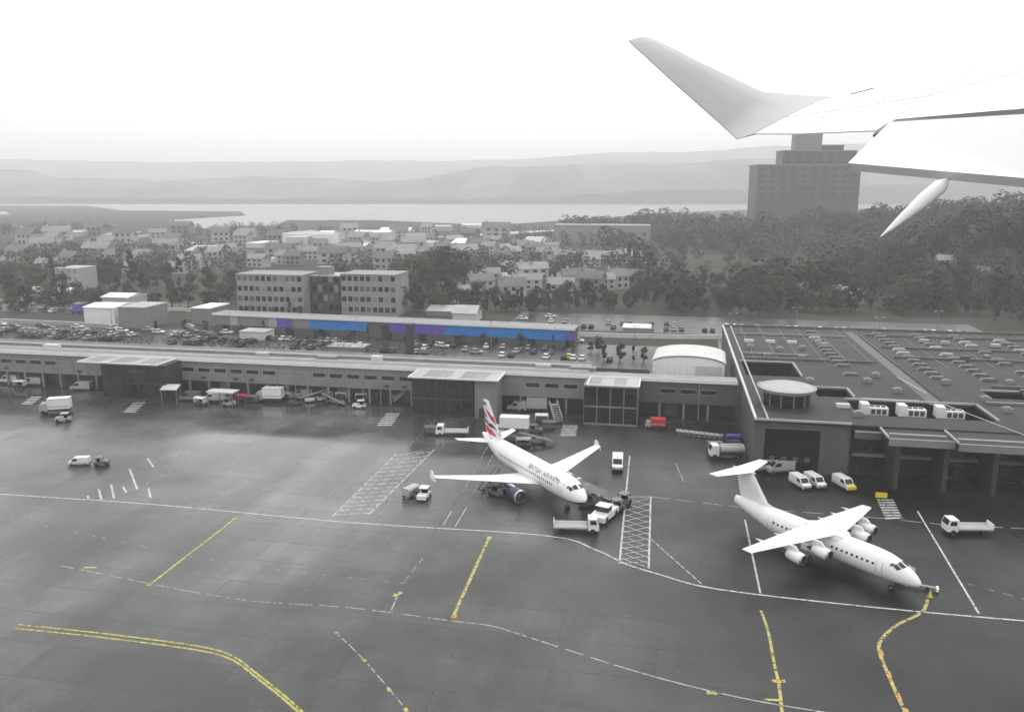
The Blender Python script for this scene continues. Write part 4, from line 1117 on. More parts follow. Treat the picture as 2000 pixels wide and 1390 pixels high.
# ------------------------------------------------------------------ vehicles
VC = {}
def wheels(spots, r, w_):
    return [('wheel', MB().cyl((x, y - w_ / 2, r), (x, y + w_ / 2, r), r, n=14).mesh('wheel', ['tyre'])) for x, y in spots]
def parts_of(kind, col):
    if (kind, col) in VC: return VC[(kind, col)]
    P = []
    if kind == 'van':
        P.append(('body', MB().prism([(-2.5, .4), (2.5, .4), (2.55, 1.1), (1.75, 1.3), (1.1, 2.2), (-2.5, 2.25)], 'y', -.95, .95).mesh('body', [col])))
        P.append(('windscreen', MB().add([(1.76, -.8, 1.35), (1.76, .8, 1.35), (1.14, .75, 2.15), (1.14, -.75, 2.15)], [(0, 1, 2, 3)]).mesh('windscreen', ['glass'])))
        for y in (-.965, .965): P.append(('side_window', MB().add([(.2, y, 1.35), (1.45, y, 1.35), (1.05, y, 2.0), (.2, y, 2.0)], [(0, 1, 2, 3)]).mesh('side_window', ['glass'])))
        P.append(('bumper', MB().box(2.5, 2.68, -.9, .9, .4, .7).mesh('bumper', ['dark_metal'])))
        P.append(('rear_bumper', MB().box(-2.62, -2.5, -.9, .9, .4, .75).mesh('rear_bumper', ['dark_metal'])))
        P.append(('sill', MB().box(-2.4, 2.3, -.98, .98, .38, .62).mesh('sill', ['dgrey'])))
        P.append(('beacon', MB().cyl((.6, 0, 2.2), (.6, 0, 2.42), .12, .1, n=10).mesh('beacon', ['orange'])))
        for y in (-1.08, 1.08): P.append(('mirror', MB().box(1.3, 1.45, y - .1, y + .1, 1.4, 1.65).mesh('mirror', ['black'])))
        for y in (-.7, .7): P.append(('headlight', MB().box(2.5, 2.58, y - .18, y + .18, .8, 1.0).mesh('headlight', ['metal'])))
        for y in (-.972, .972): P.append(('side_stripe', MB().box(-2.3, 1.9, y - .006, y + .006, .85, 1.02).mesh('side_stripe', ['silver' if col == 'white' else 'lgrey'])))
        P += wheels([(1.6, -.85), (1.6, .85), (-1.6, -.85), (-1.6, .85)], .36, .25)
    elif kind == 'truck':      # high box catering or cargo truck
        P.append(('cargo_box', MB().box(-3.4, 1.2, -1.2, 1.2, 1.1, 3.5).mesh('cargo_box', [col])))
        P.append(('cab', MB().prism([(1.3, .6), (3.0, .6), (3.0, 1.6), (2.6, 2.5), (1.3, 2.5)], 'y', -1.1, 1.1).mesh('cab', ['lgrey'])))
        P.append(('windscreen', MB().add([(3.0, -.95, 1.68), (3.0, .95, 1.68), (2.64, .9, 2.42), (2.64, -.9, 2.42)], [(0, 1, 2, 3)]).mesh('windscreen', ['glass'])))
        P.append(('chassis', MB().box(-3.3, 2.9, -.9, .9, .55, 1.1).mesh('chassis', ['dark_metal'])))
        P.append(('roof_rim', MB().box(-3.45, 1.25, -1.25, 1.25, 3.38, 3.46).mesh('roof_rim', ['lgrey'])))
        P.append(('beacon', MB().cyl((2.0, 0, 2.5), (2.0, 0, 2.75), .13, .1, n=10).mesh('beacon', ['orange'])))
        for y in (-1.206, 1.206): P.append(('box_stripe', MB().box(-3.3, 1.1, y - .006, y + .006, 1.5, 1.8).mesh('box_stripe', ['silver' if col == 'white' else 'lgrey'])))
        P += wheels([(2.2, -1.0), (2.2, 1.0), (-2.2, -1.0), (-2.2, 1.0)], .48, .32)
    elif kind == 'lift_truck':  # catering truck with its box raised to the cabin door
        P.append(('cargo_box', MB().box(-3.2, 2.6, -1.2, 1.2, 3.1, 5.3).mesh('cargo_box', [col])))
        P.append(('platform', MB().box(2.6, 3.8, -1.0, 1.0, 3.1, 3.25).mesh('platform', ['metal'])))
        for y in (-.9, .9):
            P.append(('scissor_arm', MB().bar((-2.6, y, 1.1), (2.0, y, 3.1), .18).mesh('scissor_arm', ['dark_metal'])))
            P.append(('scissor_arm', MB().bar((2.0, y, 1.1), (-2.6, y, 3.1), .18).mesh('scissor_arm', ['dark_metal'])))
        P.append(('chassis', MB().box(-3.3, 2.9, -1.0, 1.0, .55, 1.1).mesh('chassis', ['dgrey'])))
        P.append(('cab', MB().prism([(1.6, 1.1), (3.3, 1.1), (3.3, 1.7), (2.9, 2.6), (1.6, 2.6)], 'y', -1.1, 1.1).mesh('cab', ['white'])))
        P += wheels([(2.2, -1.0), (2.2, 1.0), (-2.2, -1.0), (-2.2, 1.0)], .48, .32)
    elif kind == 'tug':
        P.append(('body', MB().prism([(-1.5, .35), (1.5, .35), (1.5, 1.0), (.2, 1.1), (-.1, .95), (-1.5, .95)], 'y', -.8, .8).mesh('body', [col])))
        P.append(('canopy', MB().box(-1.2, .4, -.75, .75, 1.85, 1.95).mesh('canopy', [col])))
        for x, y in ((.3, .7), (.3, -.7), (-1.1, .7), (-1.1, -.7)): P.append(('canopy_post', MB().box(x - .04, x + .04, y - .04, y + .04, .95, 1.85).mesh('canopy_post', ['dark_metal'])))
        P.append(('seat', MB().box(-.9, -.3, -.5, .5, .95, 1.4).mesh('seat', ['black'])))
        P += wheels([(1.0, -.75), (1.0, .75), (-1.0, -.75), (-1.0, .75)], .36, .26)
    elif kind == 'pushback':
        P.append(('body', MB().prism([(-2.8, .4), (2.8, .4), (2.8, 1.2), (1.0, 1.35), (-2.8, 1.3)], 'y', -1.25, 1.25).mesh('body', [col])))
        P.append(('cab', MB().box(-.6, .9, -1.0, 1.0, 1.3, 2.2).mesh('cab', ['glass'])))
        P.append(('cab_roof', MB().box(-.75, 1.05, -1.1, 1.1, 2.2, 2.32).mesh('cab_roof', [col])))
        P.append(('hitch', MB().box(2.8, 3.2, -.3, .3, .5, .8).mesh('hitch', ['dark_metal'])))
        P += wheels([(1.8, -1.1), (1.8, 1.1), (-1.8, -1.1), (-1.8, 1.1)], .5, .4)
    elif kind == 'flatbed':
        P.append(('cab', MB().prism([(1.6, .5), (3.2, .5), (3.2, 1.4), (2.9, 2.3), (1.6, 2.3)], 'y', -1.0, 1.0).mesh('cab', [col])))
        P.append(('windscreen', MB().add([(3.2, -.9, 1.46), (3.2, .9, 1.46), (2.93, .85, 2.22), (2.93, -.85, 2.22)], [(0, 1, 2, 3)]).mesh('windscreen', ['glass'])))
        for y in (-1.01, 1.01): P.append(('side_window', MB().add([(1.9, y, 1.45), (2.9, y, 1.45), (2.75, y, 2.1), (1.9, y, 2.1)], [(0, 1, 2, 3)]).mesh('side_window', ['glass'])))
        P.append(('bed', MB().box(-3.4, 1.5, -1.0, 1.0, .75, .95).mesh('bed', ['lgrey'])))
        P.append(('side_rail', MB().box(-3.4, 1.5, -1.06, -1.0, .95, 1.2).mesh('side_rail', [col])))
        P.append(('side_rail', MB().box(-3.4, 1.5, 1.0, 1.06, .95, 1.2).mesh('side_rail', [col])))
        P.append(('tail_rail', MB().box(-3.5, -3.4, -1.0, 1.0, .8, 1.7).mesh('tail_rail', [col])))
        P.append(('chassis', MB().box(-3.2, 3.0, -.5, .5, .45, .75).mesh('chassis', ['dark_metal'])))
        P += wheels([(2.3, -.9), (2.3, .9), (-2.2, -.9), (-2.2, .9)], .4, .28)
    elif kind == 'loader':     # conveyor belt loader
        P.append(('body', MB().box(-2.0, 2.0, -.95, -.1, .4, 1.0).mesh('body', [col])))
        P.append(('conveyor', MB().bar((-3.4, .4, .7), (3.4, .4, 2.4), .8, .22).mesh('conveyor', ['dgrey'])))
        P.append(('side_guard', MB().bar((-3.4, .84, .8), (3.4, .84, 2.5), .06, .3).mesh('side_guard', [col])))
        P.append(('strut', MB().bar((1.6, .4, .6), (1.9, .4, 2.0), .14).mesh('strut', ['dark_metal'])))
        P.append(('cab_frame', MB().box(.2, .9, -.9, -.2, 1.0, 1.7).mesh('cab_frame', ['glass'])))
        P += wheels([(1.4, -.8), (1.4, .8), (-1.4, -.8), (-1.4, .8)], .36, .24)
    elif kind == 'stairs':     # mobile passenger stairs
        b = MB()
        n = 9
        for i in range(n): b.box(-2.6 + i * .5, -2.1 + i * .5, -.8, .8, .5 + i * .28, .62 + i * .28)
        P.append(('steps', b.mesh('steps', ['metal'])))
        P.append(('top_platform', MB().box(1.9, 3.0, -.9, .9, 3.0, 3.14).mesh('top_platform', ['lgrey'])))
        for y in (-.88, .88):
            P.append(('handrail', MB().bar((-2.7, y, 1.5), (1.9, y, 4.0), .08).bar((1.9, y, 4.0), (3.0, y, 4.0), .08).mesh('handrail', [col])))
            P.append(('side_panel', MB().prism([(-2.7, .45), (1.9, 2.95), (3.0, 2.95), (3.0, 3.9), (1.9, 3.9), (-2.7, 1.4)], 'y', y - .03, y + .03).mesh('side_panel', [col])))
        P.append(('chassis', MB().box(-2.6, 2.6, -.8, .8, .35, .6).mesh('chassis', ['dgrey'])))
        P.append(('support', MB().box(1.9, 2.1, -.7, .7, .6, 3.0).mesh('support', ['dgrey'])))
        P += wheels([(2.0, -.75), (2.0, .75), (-1.8, -.75), (-1.8, .75)], .32, .2)
    elif kind == 'cart':       # baggage cart
        P.append(('deck', MB().box(-1.4, 1.4, -.75, .75, .45, .58).mesh('deck', ['dgrey'])))
        P.append(('end_rail', MB().box(-1.4, -1.3, -.75, .75, .58, 1.6).mesh('end_rail', [col])))
        P.append(('end_rail', MB().box(1.3, 1.4, -.75, .75, .58, 1.6).mesh('end_rail', [col])))
        P.append(('cover', MB().prism([(-.8, 1.6), (.8, 1.6), (.6, 1.85), (-.6, 1.85)], 'x', -1.4, 1.4).mesh('cover', [col])))
        P.append(('towbar', MB().bar((1.4, 0, .45), (2.3, 0, .3), .08).mesh('towbar', ['dark_metal'])))
        P += wheels([(1.0, -.65), (1.0, .65), (-1.0, -.65), (-1.0, .65)], .25, .16)
    elif kind == 'bowser':
        b = MB(); n = 16
        b.loft([[(x, r_ * 1.15 * math.sin(2 * math.pi * i / n), 1.75 + r_ * .85 * math.cos(2 * math.pi * i / n)) for i in range(n)] for x, r_ in ((-3.4, .6), (-3.2, .98), (1.2, .98), (1.4, .6))])
        P.append(('tank', b.mesh('tank', [col], True)))
        P.append(('cab', MB().prism([(1.6, .6), (3.2, .6), (3.2, 1.6), (2.9, 2.6), (1.6, 2.6)], 'y', -1.1, 1.1).mesh('cab', ['white'])))
        P.append(('windscreen', MB().add([(3.2, -.95, 1.66), (3.2, .95, 1.66), (2.93, .9, 2.5), (2.93, -.9, 2.5)], [(0, 1, 2, 3)]).mesh('windscreen', ['glass'])))
        P.append(('chassis', MB().box(-3.3, 3.1, -.8, .8, .5, .85).mesh('chassis', ['dark_metal'])))
        P.append(('walkway', MB().box(-3.0, 1.0, -.35, .35, 2.58, 2.66).mesh('walkway', ['lgrey'])))
        P += wheels([(2.4, -.95), (2.4, .95), (-2.2, -.95), (-2.2, .95)], .48, .32)
    elif kind == 'barrier':
        P.append(('post', MB().box(-.06, .06, -.06, .06, 0, 1.1).mesh('post', ['lgrey'])))
        P.append(('board', MB().box(-.6, .6, -.05, .05, .6, 1.1).mesh('board', [col])))
        P.append(('foot', MB().box(-.4, .4, -.25, .25, 0, .12).mesh('foot', ['dgrey'])))
    VC[(kind, col)] = P
    return P
CATN = {'van': 'van', 'truck': 'truck', 'lift_truck': 'catering truck', 'tug': 'tug', 'pushback': 'tug', 'flatbed': 'truck', 'loader': 'belt loader', 'stairs': 'stairs', 'cart': 'baggage cart', 'bowser': 'fuel truck', 'barrier': 'barrier'}
NAMN = {'van': 'van', 'truck': 'box_truck', 'lift_truck': 'catering_truck', 'tug': 'baggage_tug', 'pushback': 'pushback_tug', 'flatbed': 'flatbed_truck', 'loader': 'belt_loader', 'stairs': 'passenger_stairs', 'cart': 'baggage_cart', 'bowser': 'fuel_truck', 'barrier': 'barrier'}
def veh(kind, col, px, py, head, label, group=None, loc=None, sc_=1.0):
    p = G(px, py) if loc is None else Vector(loc)
    o = empty(NAMN[kind], (p.x, p.y, .02), R(head))
    if sc_ != 1: o.scale = (sc_,) * 3
    tag(o, label, CATN[kind], group)
    for nm, me in parts_of(kind, col): link(nm, me, o)
    return o
G1 = 'ground vehicles around the airliners'
veh('truck', 'white', 108, 806, 195, 'white box truck standing alone before the far end of the pier', G1)
veh('tug', 'silver', 124, 823, 190, 'small pale tug stopped just in front of the lone box truck', G1)
veh('van', 'white', 156, 908, 185, 'white roofed van alone on the open apron beside a dark tug', G1, sc_=.72)
veh('tug', 'greycar', 199, 908, 15, 'dark baggage tug close behind the lone white roofed van', G1, sc_=.85)
veh('van', 'silver', 66, 752, 175, 'pale van parked by the pier wall at the edge of view', G1)
veh('van', 'white', 20, 748, 175, 'white van at the very edge of view under the pier', G1)
veh('van', 'white', 419, 784, 180, 'white van parked under the pale shelter roof by the pier', G1)
veh('cart', 'red', 473, 784, 170, 'red covered baggage cart parked beside the pale shelter', G1)
veh('truck', 'white', 526, 784, 175, 'white box truck among the carts under the pier', G1)
veh('cart', 'silver', 560, 780, 160, 'grey baggage cart next to the white box truck under the pier', G1)
veh('loader', 'white', 612, 784, 20, 'white belt loader with raised boom under the pier', G1)
veh('cart', 'white', 640, 778, 175, 'pale baggage cart right beside the white belt loader', G1)
for i, (x, y, c) in enumerate(((668, 780, 'white'), (690, 778, 'silver'), (706, 782, 'white'), (724, 778, 'white'), (744, 780, 'silver'))):
    veh('cart', c, x, y, 170 + 9 * i, 'baggage cart in the tight row under the pier windows', 'carts in the tight row')
for i, (k, c, x, y, hd, lb) in enumerate((
    ('van', 'greycar', 372, 782, 175, 'dark grey van beside the sloped awning under the pier'),
    ('cart', 'white', 392, 790, 160, 'white covered cart between the dark van and the white van'),
    ('tug', 'silver', 448, 792, 10, 'silver baggage tug in front of the pale shelter'),
    ('cart', 'greycar', 495, 786, 172, 'dark cart just right of the red covered cart'),
    ('stairs', 'white', 548, 776, 60, 'white passenger stairs tucked behind the carts under the pier'),
    ('tug', 'greycar', 578, 790, 185, 'dark tug in front of the carts under the pier'),
    ('van', 'silver', 592, 776, 178, 'silver van parked deep under the pier near the belt loader'),
    ('cart', 'greycar', 628, 790, 168, 'dark cart in front of the white belt loader'),
    ('loader', 'silver', 656, 790, 150, 'grey belt loader at the end of the tight cart row'),
    ('van', 'white', 760, 776, 178, 'white van parked at the side of the middle gate pod'),
    ('truck', 'silver', 1040, 804, 172, 'silver box truck under the pier behind the airliner'),
    ('cart', 'greycar', 1072, 838, 180, 'dark cart ahead of the grey passenger stairs'),
    ('tug', 'greycar', 1046, 846, 5, 'dark tug next to the raised catering truck'),
    ('cart', 'silver', 1022, 872, 178, 'grey cart under the raised catering truck box'),
    ('cart', 'greycar', 1000, 972, 150, 'dark cart beside the airliner engine'),
    ('tug', 'greycar', 972, 968, 330, 'dark tug towing under the airliner wing'),
    ('cart', 'greycar', 1160, 985, 120, 'dark cart by the airliner nose wheel'),
    ('tug', 'greycar', 1216, 986, 230, 'dark tug at the edge of the hatched box'),
    ('van', 'silver', 160, 762, 178, 'silver van parked beside the glass of the far gate pod'),
    ('cart', 'white', 40, 756, 176, 'white cart between the two vans at the edge of view'),
    ('cart', 'greycar', 1395, 880, 178, 'dark cart ahead of the silver fuel truck'))):
    veh(k, c, x, y, hd, lb, G1)
veh('tug', 'white', 702, 797, 178, 'small white tug in front of the row of baggage carts', G1)
veh('stairs', 'offwhite', 785, 784, 40, 'pale passenger stairs leaning towards the middle gate pod', G1)
veh('flatbed', 'white', 882, 850, 178, 'white flatbed truck parked behind the airliner tail', G1)
veh('cart', 'greycar', 842, 848, 175, 'dark baggage cart beside the flatbed truck behind the tail', G1)
veh('lift_truck', 'white', 1002, 862, 172, 'white catering truck with its box raised beside the airliner tail', G1)
veh('loader', 'silver', 1048, 866, 175, 'grey belt loader behind the airliner fuselage', G1)
veh('stairs', 'lgrey', 1085, 822, 100, 'grey passenger stairs parked against the pier wall behind the airliner', G1)
veh('van', 'silver', 1013, 802, 170, 'silver van parked under the pier just right of the tail fin', G1)
veh('cart', 'white', 1058, 824, 175, 'white baggage cart parked before the grey passenger stairs', G1)
veh('van', 'white', 1206, 914, 262, 'pale van driving alone between the two airliners', G1)
veh('tug', 'white', 828, 974, 260, 'white tug parked under the airliner wingtip', G1)
veh('cart', 'silver', 803, 970, 235, 'grey baggage cart next to the tug under the wingtip', G1)
veh('loader', 'greycar', 960, 952, 65, 'dark belt loader under the airliner wing near the engine', G1)
veh('flatbed', 'white', 1127, 1037, -3, 'white flatbed truck crossing in front of the airliner nose', G1)
veh('pushback', 'white', 1180, 1012, 240, 'white pushback tug waiting ahead of the airliner nose', G1)
veh('tug', 'greycar', 1200, 998, 210, 'dark baggage tug beside the white pushback tug', G1)
veh('stairs', 'silver', 0, 0, math.degrees(2.095) + 90, 'grey passenger stairs at the far side forward door of the airliner', G1, loc=A.matrix_basis @ Vector((4.4, -5.1, 0)), sc_=1.08)
veh('bowser', 'silver', 1418, 893, 180, 'silver fuel truck by the terminal corner behind the regional jet', G1)
veh('cart', 'bluev', 1432, 866, 175, 'blue covered baggage cart near the fuel truck', G1)
veh('truck', 'red', 1278, 836, 170, 'red box truck backed into the dark undercroft of the pier', G1, sc_=.66)
for i in range(9):
    veh('barrier', 'white', 1326 + i * 10, 848 + i * 1.2, -11 + 8 * (i % 3), 'white barrier board in the short line before the undercroft', 'line of white barriers')
veh('van', 'white', 1562, 950, 285, 'white van parked nearest the regional jet by the dark hangar door', G1, sc_=.86)
veh('van', 'white', 1591, 948, 285, 'white van parked second by the dark hangar door', G1, sc_=.86)
vy = veh('van', 'white', 1647, 952, 285, 'white van with yellow front parked apart before the terminal', G1, sc_=.86)
MB().box(2.57, 2.72, -.92, .92, .5, 1.08).build('yellow_front', 'yellow', vy)
MB().add([(2.52, -.9, 1.13), (2.52, .9, 1.13), (1.85, .9, 1.3), (1.85, -.9, 1.3)], [(0, 1, 2, 3)]).build('yellow_bonnet', 'yellow', vy)
veh('van', 'silver', 1522, 922, 190, 'silver van half hidden behind the regional jet tail', G1)
veh('van', 'lgrey', 1500, 918, 190, 'pale grey van behind the regional jet tailplane', G1)
veh('flatbed', 'white', 1886, 1040, 178, 'white flatbed truck parked beyond the regional jet nose', G1)
def beside(plane, x, y):
    return plane.matrix_basis @ Vector((x, y, 0))
veh('stairs', 'white', 0, 0, math.degrees(2.175) + 90, 'white passenger stairs at the far side of the regional jet cockpit', G1, loc=beside(B, 4.6, -4.0), sc_=.72)
tb = empty('tow_bar', G(1800, 1150), R(-25))
tag(tb, 'pale tow bar lying at the regional jet nose wheel', 'tow bar')
MB().bar((-1.6, 0, .5), (1.7, 0, .5), .28, .2).build('bar', 'lgrey', tb)
MB().box(1.6, 1.9, -.5, .5, .2, .6).build('hitch_head', 'white', tb)
MB().cyl((.6, -.35, .25), (.6, .35, .25), .25, n=12).build('wheel', 'tyre', tb)
MB().box(-1.9, -1.6, -.3, .3, .05, .55).build('foot', 'lgrey', tb)
def cone(px, py, label, cat='cone'):
    o = empty('traffic_cone', G(px, py)); tag(o, label, cat)
    MB().cyl((0, 0, .06), (0, 0, .9), .28, .06, n=12).build('cone_body', 'yellow', o, smooth=True)
    MB().box(-.4, .4, -.4, .4, 0, .07).build('cone_base', 'dark_metal', o)
cone(1816, 1166, 'yellow marker cone on the line ahead of the regional jet')
sg = empty('crossing_sign', G(1720, 978), -AX)
tag(sg, 'yellow crossing sign board at the end of the zebra near the terminal', 'sign')
MB().box(-.06, .06, -.05, .05, 0, 1.4).build('post', 'dgrey', sg)
MB().box(-.9, .9, -.12, -.05, .6, 1.5).build('board', 'yellow', sg)
# shelter with a pale flat roof under the pier
sh = empty('baggage_shelter', Wd(-112.0, 171.5), -AX)
sh.location = G(436, 790)
tag(sh, 'pale flat roofed open shelter in front of the pier', 'shelter')
MB().box(-3.4, 3.4, -1.4, 1.8, 3.1, 3.4).build('roof', 'offwhite', sh)
for x in (-3.1, 0, 3.1):
    for y in (-1.2, 1.6): MB().box(x - .08, x + .08, y - .08, y + .08, 0, 3.1).build('post', 'grey', sh)
s2 = empty('baggage_shelter', G(335, 785), -AX + R(10))
tag(s2, 'pale sloped awning beside the dark glass of the far gate pod', 'shelter')
MB().prism([(-1.3, 3.2), (1.3, 3.9), (1.3, 4.1), (-1.3, 3.4)], 'x', -2.0, 2.0).build('roof', 'offwhite', s2)
for x in (-1.8, 1.8):
    for y in (-1.1, 1.1): MB().box(x - .07, x + .07, y - .07, y + .07, 0, 3.25 if y < 0 else 3.75).build('post', 'grey', s2)

# parked cars: one compact mesh per colour, too small to show their parts
def car_mesh(col):
    b = MB()
    b.prism([(-2.1, .3), (2.1, .3), (2.15, .75), (1.1, .95), (-1.9, .98), (-2.15, .8)], 'y', -.87, .87, 0)
    b.loft([[(x, y * k, z) for x, y in q] for q, z, k in (([(1.05, -.84), (1.05, .84), (-1.8, .84), (-1.8, -.84)], .96, 1), ([(.4, -.68), (.4, .68), (-1.35, .68), (-1.35, -.68)], 1.42, 1))], 1)
    b.box(-1.3, .35, -.66, .66, 1.42, 1.46, 0)
    for x in (-1.3, 1.3):
        for y in (-.8, .8): b.cyl((x, y - .1, .31), (x, y + .1, .31), .31, n=10, mi=2)
    return b.mesh('parked_car', [col, 'glass', 'tyre'])
CARS = {c: car_mesh(c) for c in ('white', 'silver', 'greycar', 'blackcar', 'red', 'bluev', 'yellow')}
CN = {'white': 'white', 'silver': 'silver', 'greycar': 'grey', 'blackcar': 'black', 'red': 'red', 'bluev': 'blue', 'yellow': 'yellow'}
def car(c, p, rz, where, group):
    o = link('parked_car', CARS[c], None, (p.x, p.y, .03), rz)
    tag(o, CN[c] + ' car parked ' + where, 'car', group)
def car_row(s0, s1, t, where, group, step=2.7, fill=.6, bw=0.0):
    s_ = s0
    while s_ < s1:
        if random.random() < fill:
            c = random.choices(['white', 'silver', 'greycar', 'blackcar', 'bluev'], [1.8 + bw, 2.4, 3, 3, .2])[0]
            car(c, Wd(s_, t), -AX + R(90) + random.uniform(-.05, .05), where, group)
        s_ += step
car_row(-160, -15, 238.5, 'in the row just beyond the pier roof', 'cars just beyond the pier roof', fill=.36)
car_row(-165, -20, 245.5, 'in the middle row before the blue shed', 'cars in the middle row', fill=.4)
car_row(-165, -30, 251.5, 'in the row close to the blue shed', 'cars close to the blue shed', fill=.35)
car_row(-290, -178, 241, 'in the far left car park', 'cars in the left car park', fill=.6)
car_row(-290, -178, 249, 'in the outer left car park', 'cars in the outer left car park', fill=.6)
for tt_ in (293, 301, 311):
    car_row(-320, -225, tt_, 'in the crowded staff car park at the far left', 'cars in the crowded staff car park', fill=.42, bw=2)
car_row(-55, 100, 296, 'beyond the blue shed', 'cars beyond the blue shed', fill=.5)
car_row(-55, 105, 306, 'in the back row beyond the blue shed', 'cars in the back row', fill=.5)
for px, py, c, rz_, where in ((680, 700, 'red', -.2, 'alone behind the pier roof near the flue stack'), (1112, 700, 'yellow', 1.3, 'behind the pier next to the dark shade block'), (1128, 668, 'white', -.2, 'on the road below the blue shed end'), (1068, 662, 'silver', .6, 'by the shed below its blue panels'), (430, 636, 'white', -.2, 'before the grey end of the long shed'), (370, 640, 'silver', -.3, 'on the bend near the pale hall'), (345, 655, 'white', .9, 'at the kerb below the pale hall'), (930, 690, 'silver', -.2, 'on the road above the middle gate pod'), (865, 678, 'white', -.2, 'on the landside road near the flue stack'), (1020, 624, 'white', -.2, 'behind the blue shed roof'), (1075, 620, 'white', .2, 'behind the blue shed near its far end')):
    car(c, G(px, py), rz_, where, 'cars driving or parked alone')
# yellow van body height marker behind the pier keeps to the car park
for i in range(14):
    car(random.choice(['white', 'silver', 'greycar']), Wd(-250 + i * 7.5 + random.uniform(-2, 2), 255.5 + 4 * (i % 2)), -AX, 'queueing on the landside road at the far left', 'cars on the landside road')

# lamp columns in the car parks
lampm = [('pole', MB().cyl((0, 0, 0), (0, 0, 9), .11, .07, n=8).mesh('pole', ['grey'])), ('arm', MB().bar((-.9, 0, 9), (.9, 0, 9), .1).mesh('arm', ['grey'])), ('lamp_head', MB().box(-1.3, -.7, -.16, .16, 8.95, 9.1).mesh('lamp_head', ['lgrey'])), ('lamp_head', MB().box(.7, 1.3, -.16, .16, 8.95, 9.1).mesh('lamp_head', ['lgrey']))]
def lamp(p, label, group, k=1.0):
    o = empty('lamp_post', p, random.uniform(-.3, .3)); o.scale = (k, k, k)
    tag(o, label, 'lamp post', group)
    for nm, me in lampm: link(nm, me, o)
for i in range(9): lamp(Wd(-240 + i * 29, 208), 'double headed lamp post in the car park behind the pier', 'car park lamps')
for i in range(6): lamp(Wd(-230 + i * 44, 244), 'double headed lamp post along the landside road', 'road lamps', 1.1)
for i in range(7): lamp(Wd(20 + i * 22, 268 + (i % 2) * 18), 'double headed lamp post on the road behind the terminal block', 'access road lamps', 1.2)

# ------------------------------------------------------------------ trees
def crown_mesh(seed, rx, rz_, nq, size, matk, blobs=11):
    rnd = random.Random(seed)
    cl = []
    for i in range(blobs):
        a = rnd.uniform(0, 2 * math.pi); rr = rx * math.sqrt(rnd.random()) * .72; zz = rnd.uniform(-.75, .85) * rz_
        k = math.sqrt(max(.1, 1 - (zz / rz_) ** 2))
        cl.append((Vector((rr * k * math.cos(a), rr * k * math.sin(a), zz)), rnd.uniform(.3, .48) * rx))
    b = MB()
    for i in range(nq):
        c, r_ = rnd.choice(cl)
        d = Vector((rnd.gauss(0, 1), rnd.gauss(0, 1), rnd.gauss(0, 1))).normalized()
        p = c + d * r_ * (rnd.random() ** .35)
        n_ = (d + Vector((rnd.uniform(-.7, .7), rnd.uniform(-.7, .7), rnd.uniform(-.3, .9)))).normalized()
        u = n_.orthogonal().normalized(); v = n_.cross(u)
        s1, s2 = size * rnd.uniform(.6, 1.3), size * rnd.uniform(.5, 1.0)
        b.add([p + u * s1, p + v * s2, p - u * s1, p - v * s2], [(0, 1, 2, 3)])
    me = bpy.data.meshes.new('crown')
    me.from_pydata(b.v, [], b.f); me.materials.append(M[matk])
    return me
def trunk_mesh(hh, r_):
    b = MB().cyl((0, 0, 0), (0, 0, hh), r_, r_ * .55, n=7)
    for i in range(4):
        a = i * 1.7
        b.cyl((0, 0, hh * .75), (1.3 * math.cos(a), 1.3 * math.sin(a), hh * 1.5), r_ * .4, r_ * .12, n=5)
    return b.mesh('trunk', ['bark'])
TV = []
for i in range(10):
    rx, rz_ = [(3.6, 3.6), (4.2, 3.4), (3.0, 4.2), (4.6, 4.4), (2.6, 3.0), (3.8, 3.0), (1.6, 6.0), (5.2, 3.6), (2.2, 5.0), (4.0, 4.8)][i]
    TV.append((crown_mesh(20 + i, rx, rz_, 1000, .38, ['leaf', 'leaf2', 'leaf3', 'leaf4'][i % 4], 10 + i), trunk_mesh(3.2, .26), rz_))
def tree(p, k, label, group, vi=None):
    vi = random.randrange(10) if vi is None else vi
    cm, tm, rz_ = TV[vi]
    o = empty('tree', p, random.uniform(0, 6.28)); o.scale = (k, k, k * random.uniform(.9, 1.15))
    tag(o, label, 'tree', group)
    link('trunk', tm, o); link('crown', cm, o, (0, 0, 2.4 + rz_ * .8))
def tree_line(pts, n, jx, jy, k0, k1, label, group):
    for i in range(n):
        u = i / max(1, n - 1) * (len(pts) - 1); a = min(int(u), len(pts) - 2); u -= a
        px = pts[a][0] + (pts[a + 1][0] - pts[a][0]) * u + random.uniform(-jx, jx)
        py = pts[a][1] + (pts[a + 1][1] - pts[a][1]) * u + random.uniform(-jy, jy)
        p = G(px, py); p.z = hz(p.x, p.y)
        tree(p, random.uniform(k0, k1), label, group)
tree_line([(-20, 604), (150, 600), (300, 598), (460, 600)], 30, 10, 8, .7, 1.2, 'tree of the broad dark belt left of the office block', 'belt left of the office')
tree_line([(-20, 570), (200, 562), (460, 566)], 26, 14, 8, .9, 1.4, 'tree in the second belt behind the left car park', 'second belt on the left')
tree_line([(782, 606), (860, 604), (940, 590)], 12, 8, 8, .8, 1.2, 'tree in front of the long grey factory', 'trees before the factory')
tree_line([(800, 572), (850, 566), (900, 560)], 10, 12, 8, 1.5, 2.0, 'tall broad tree next to the office block', 'tall trees by the office')
tree_line([(935, 612), (1060, 604), (1200, 600), (1420, 606)], 34, 9, 8, .7, 1.1, 'tree of the dark belt behind the blue shed', 'belt behind the blue shed')
tree_line([(1250, 585), (1400, 578), (1560, 596)], 22, 12, 10, .9, 1.4, 'tree at the foot of the wooded slope', 'trees at the slope foot')
tree_line([(1430, 612), (1600, 604), (1800, 610), (2010, 630)], 34, 9, 8, .8, 1.25, 'tree along the road behind the terminal roof', 'trees behind the terminal')
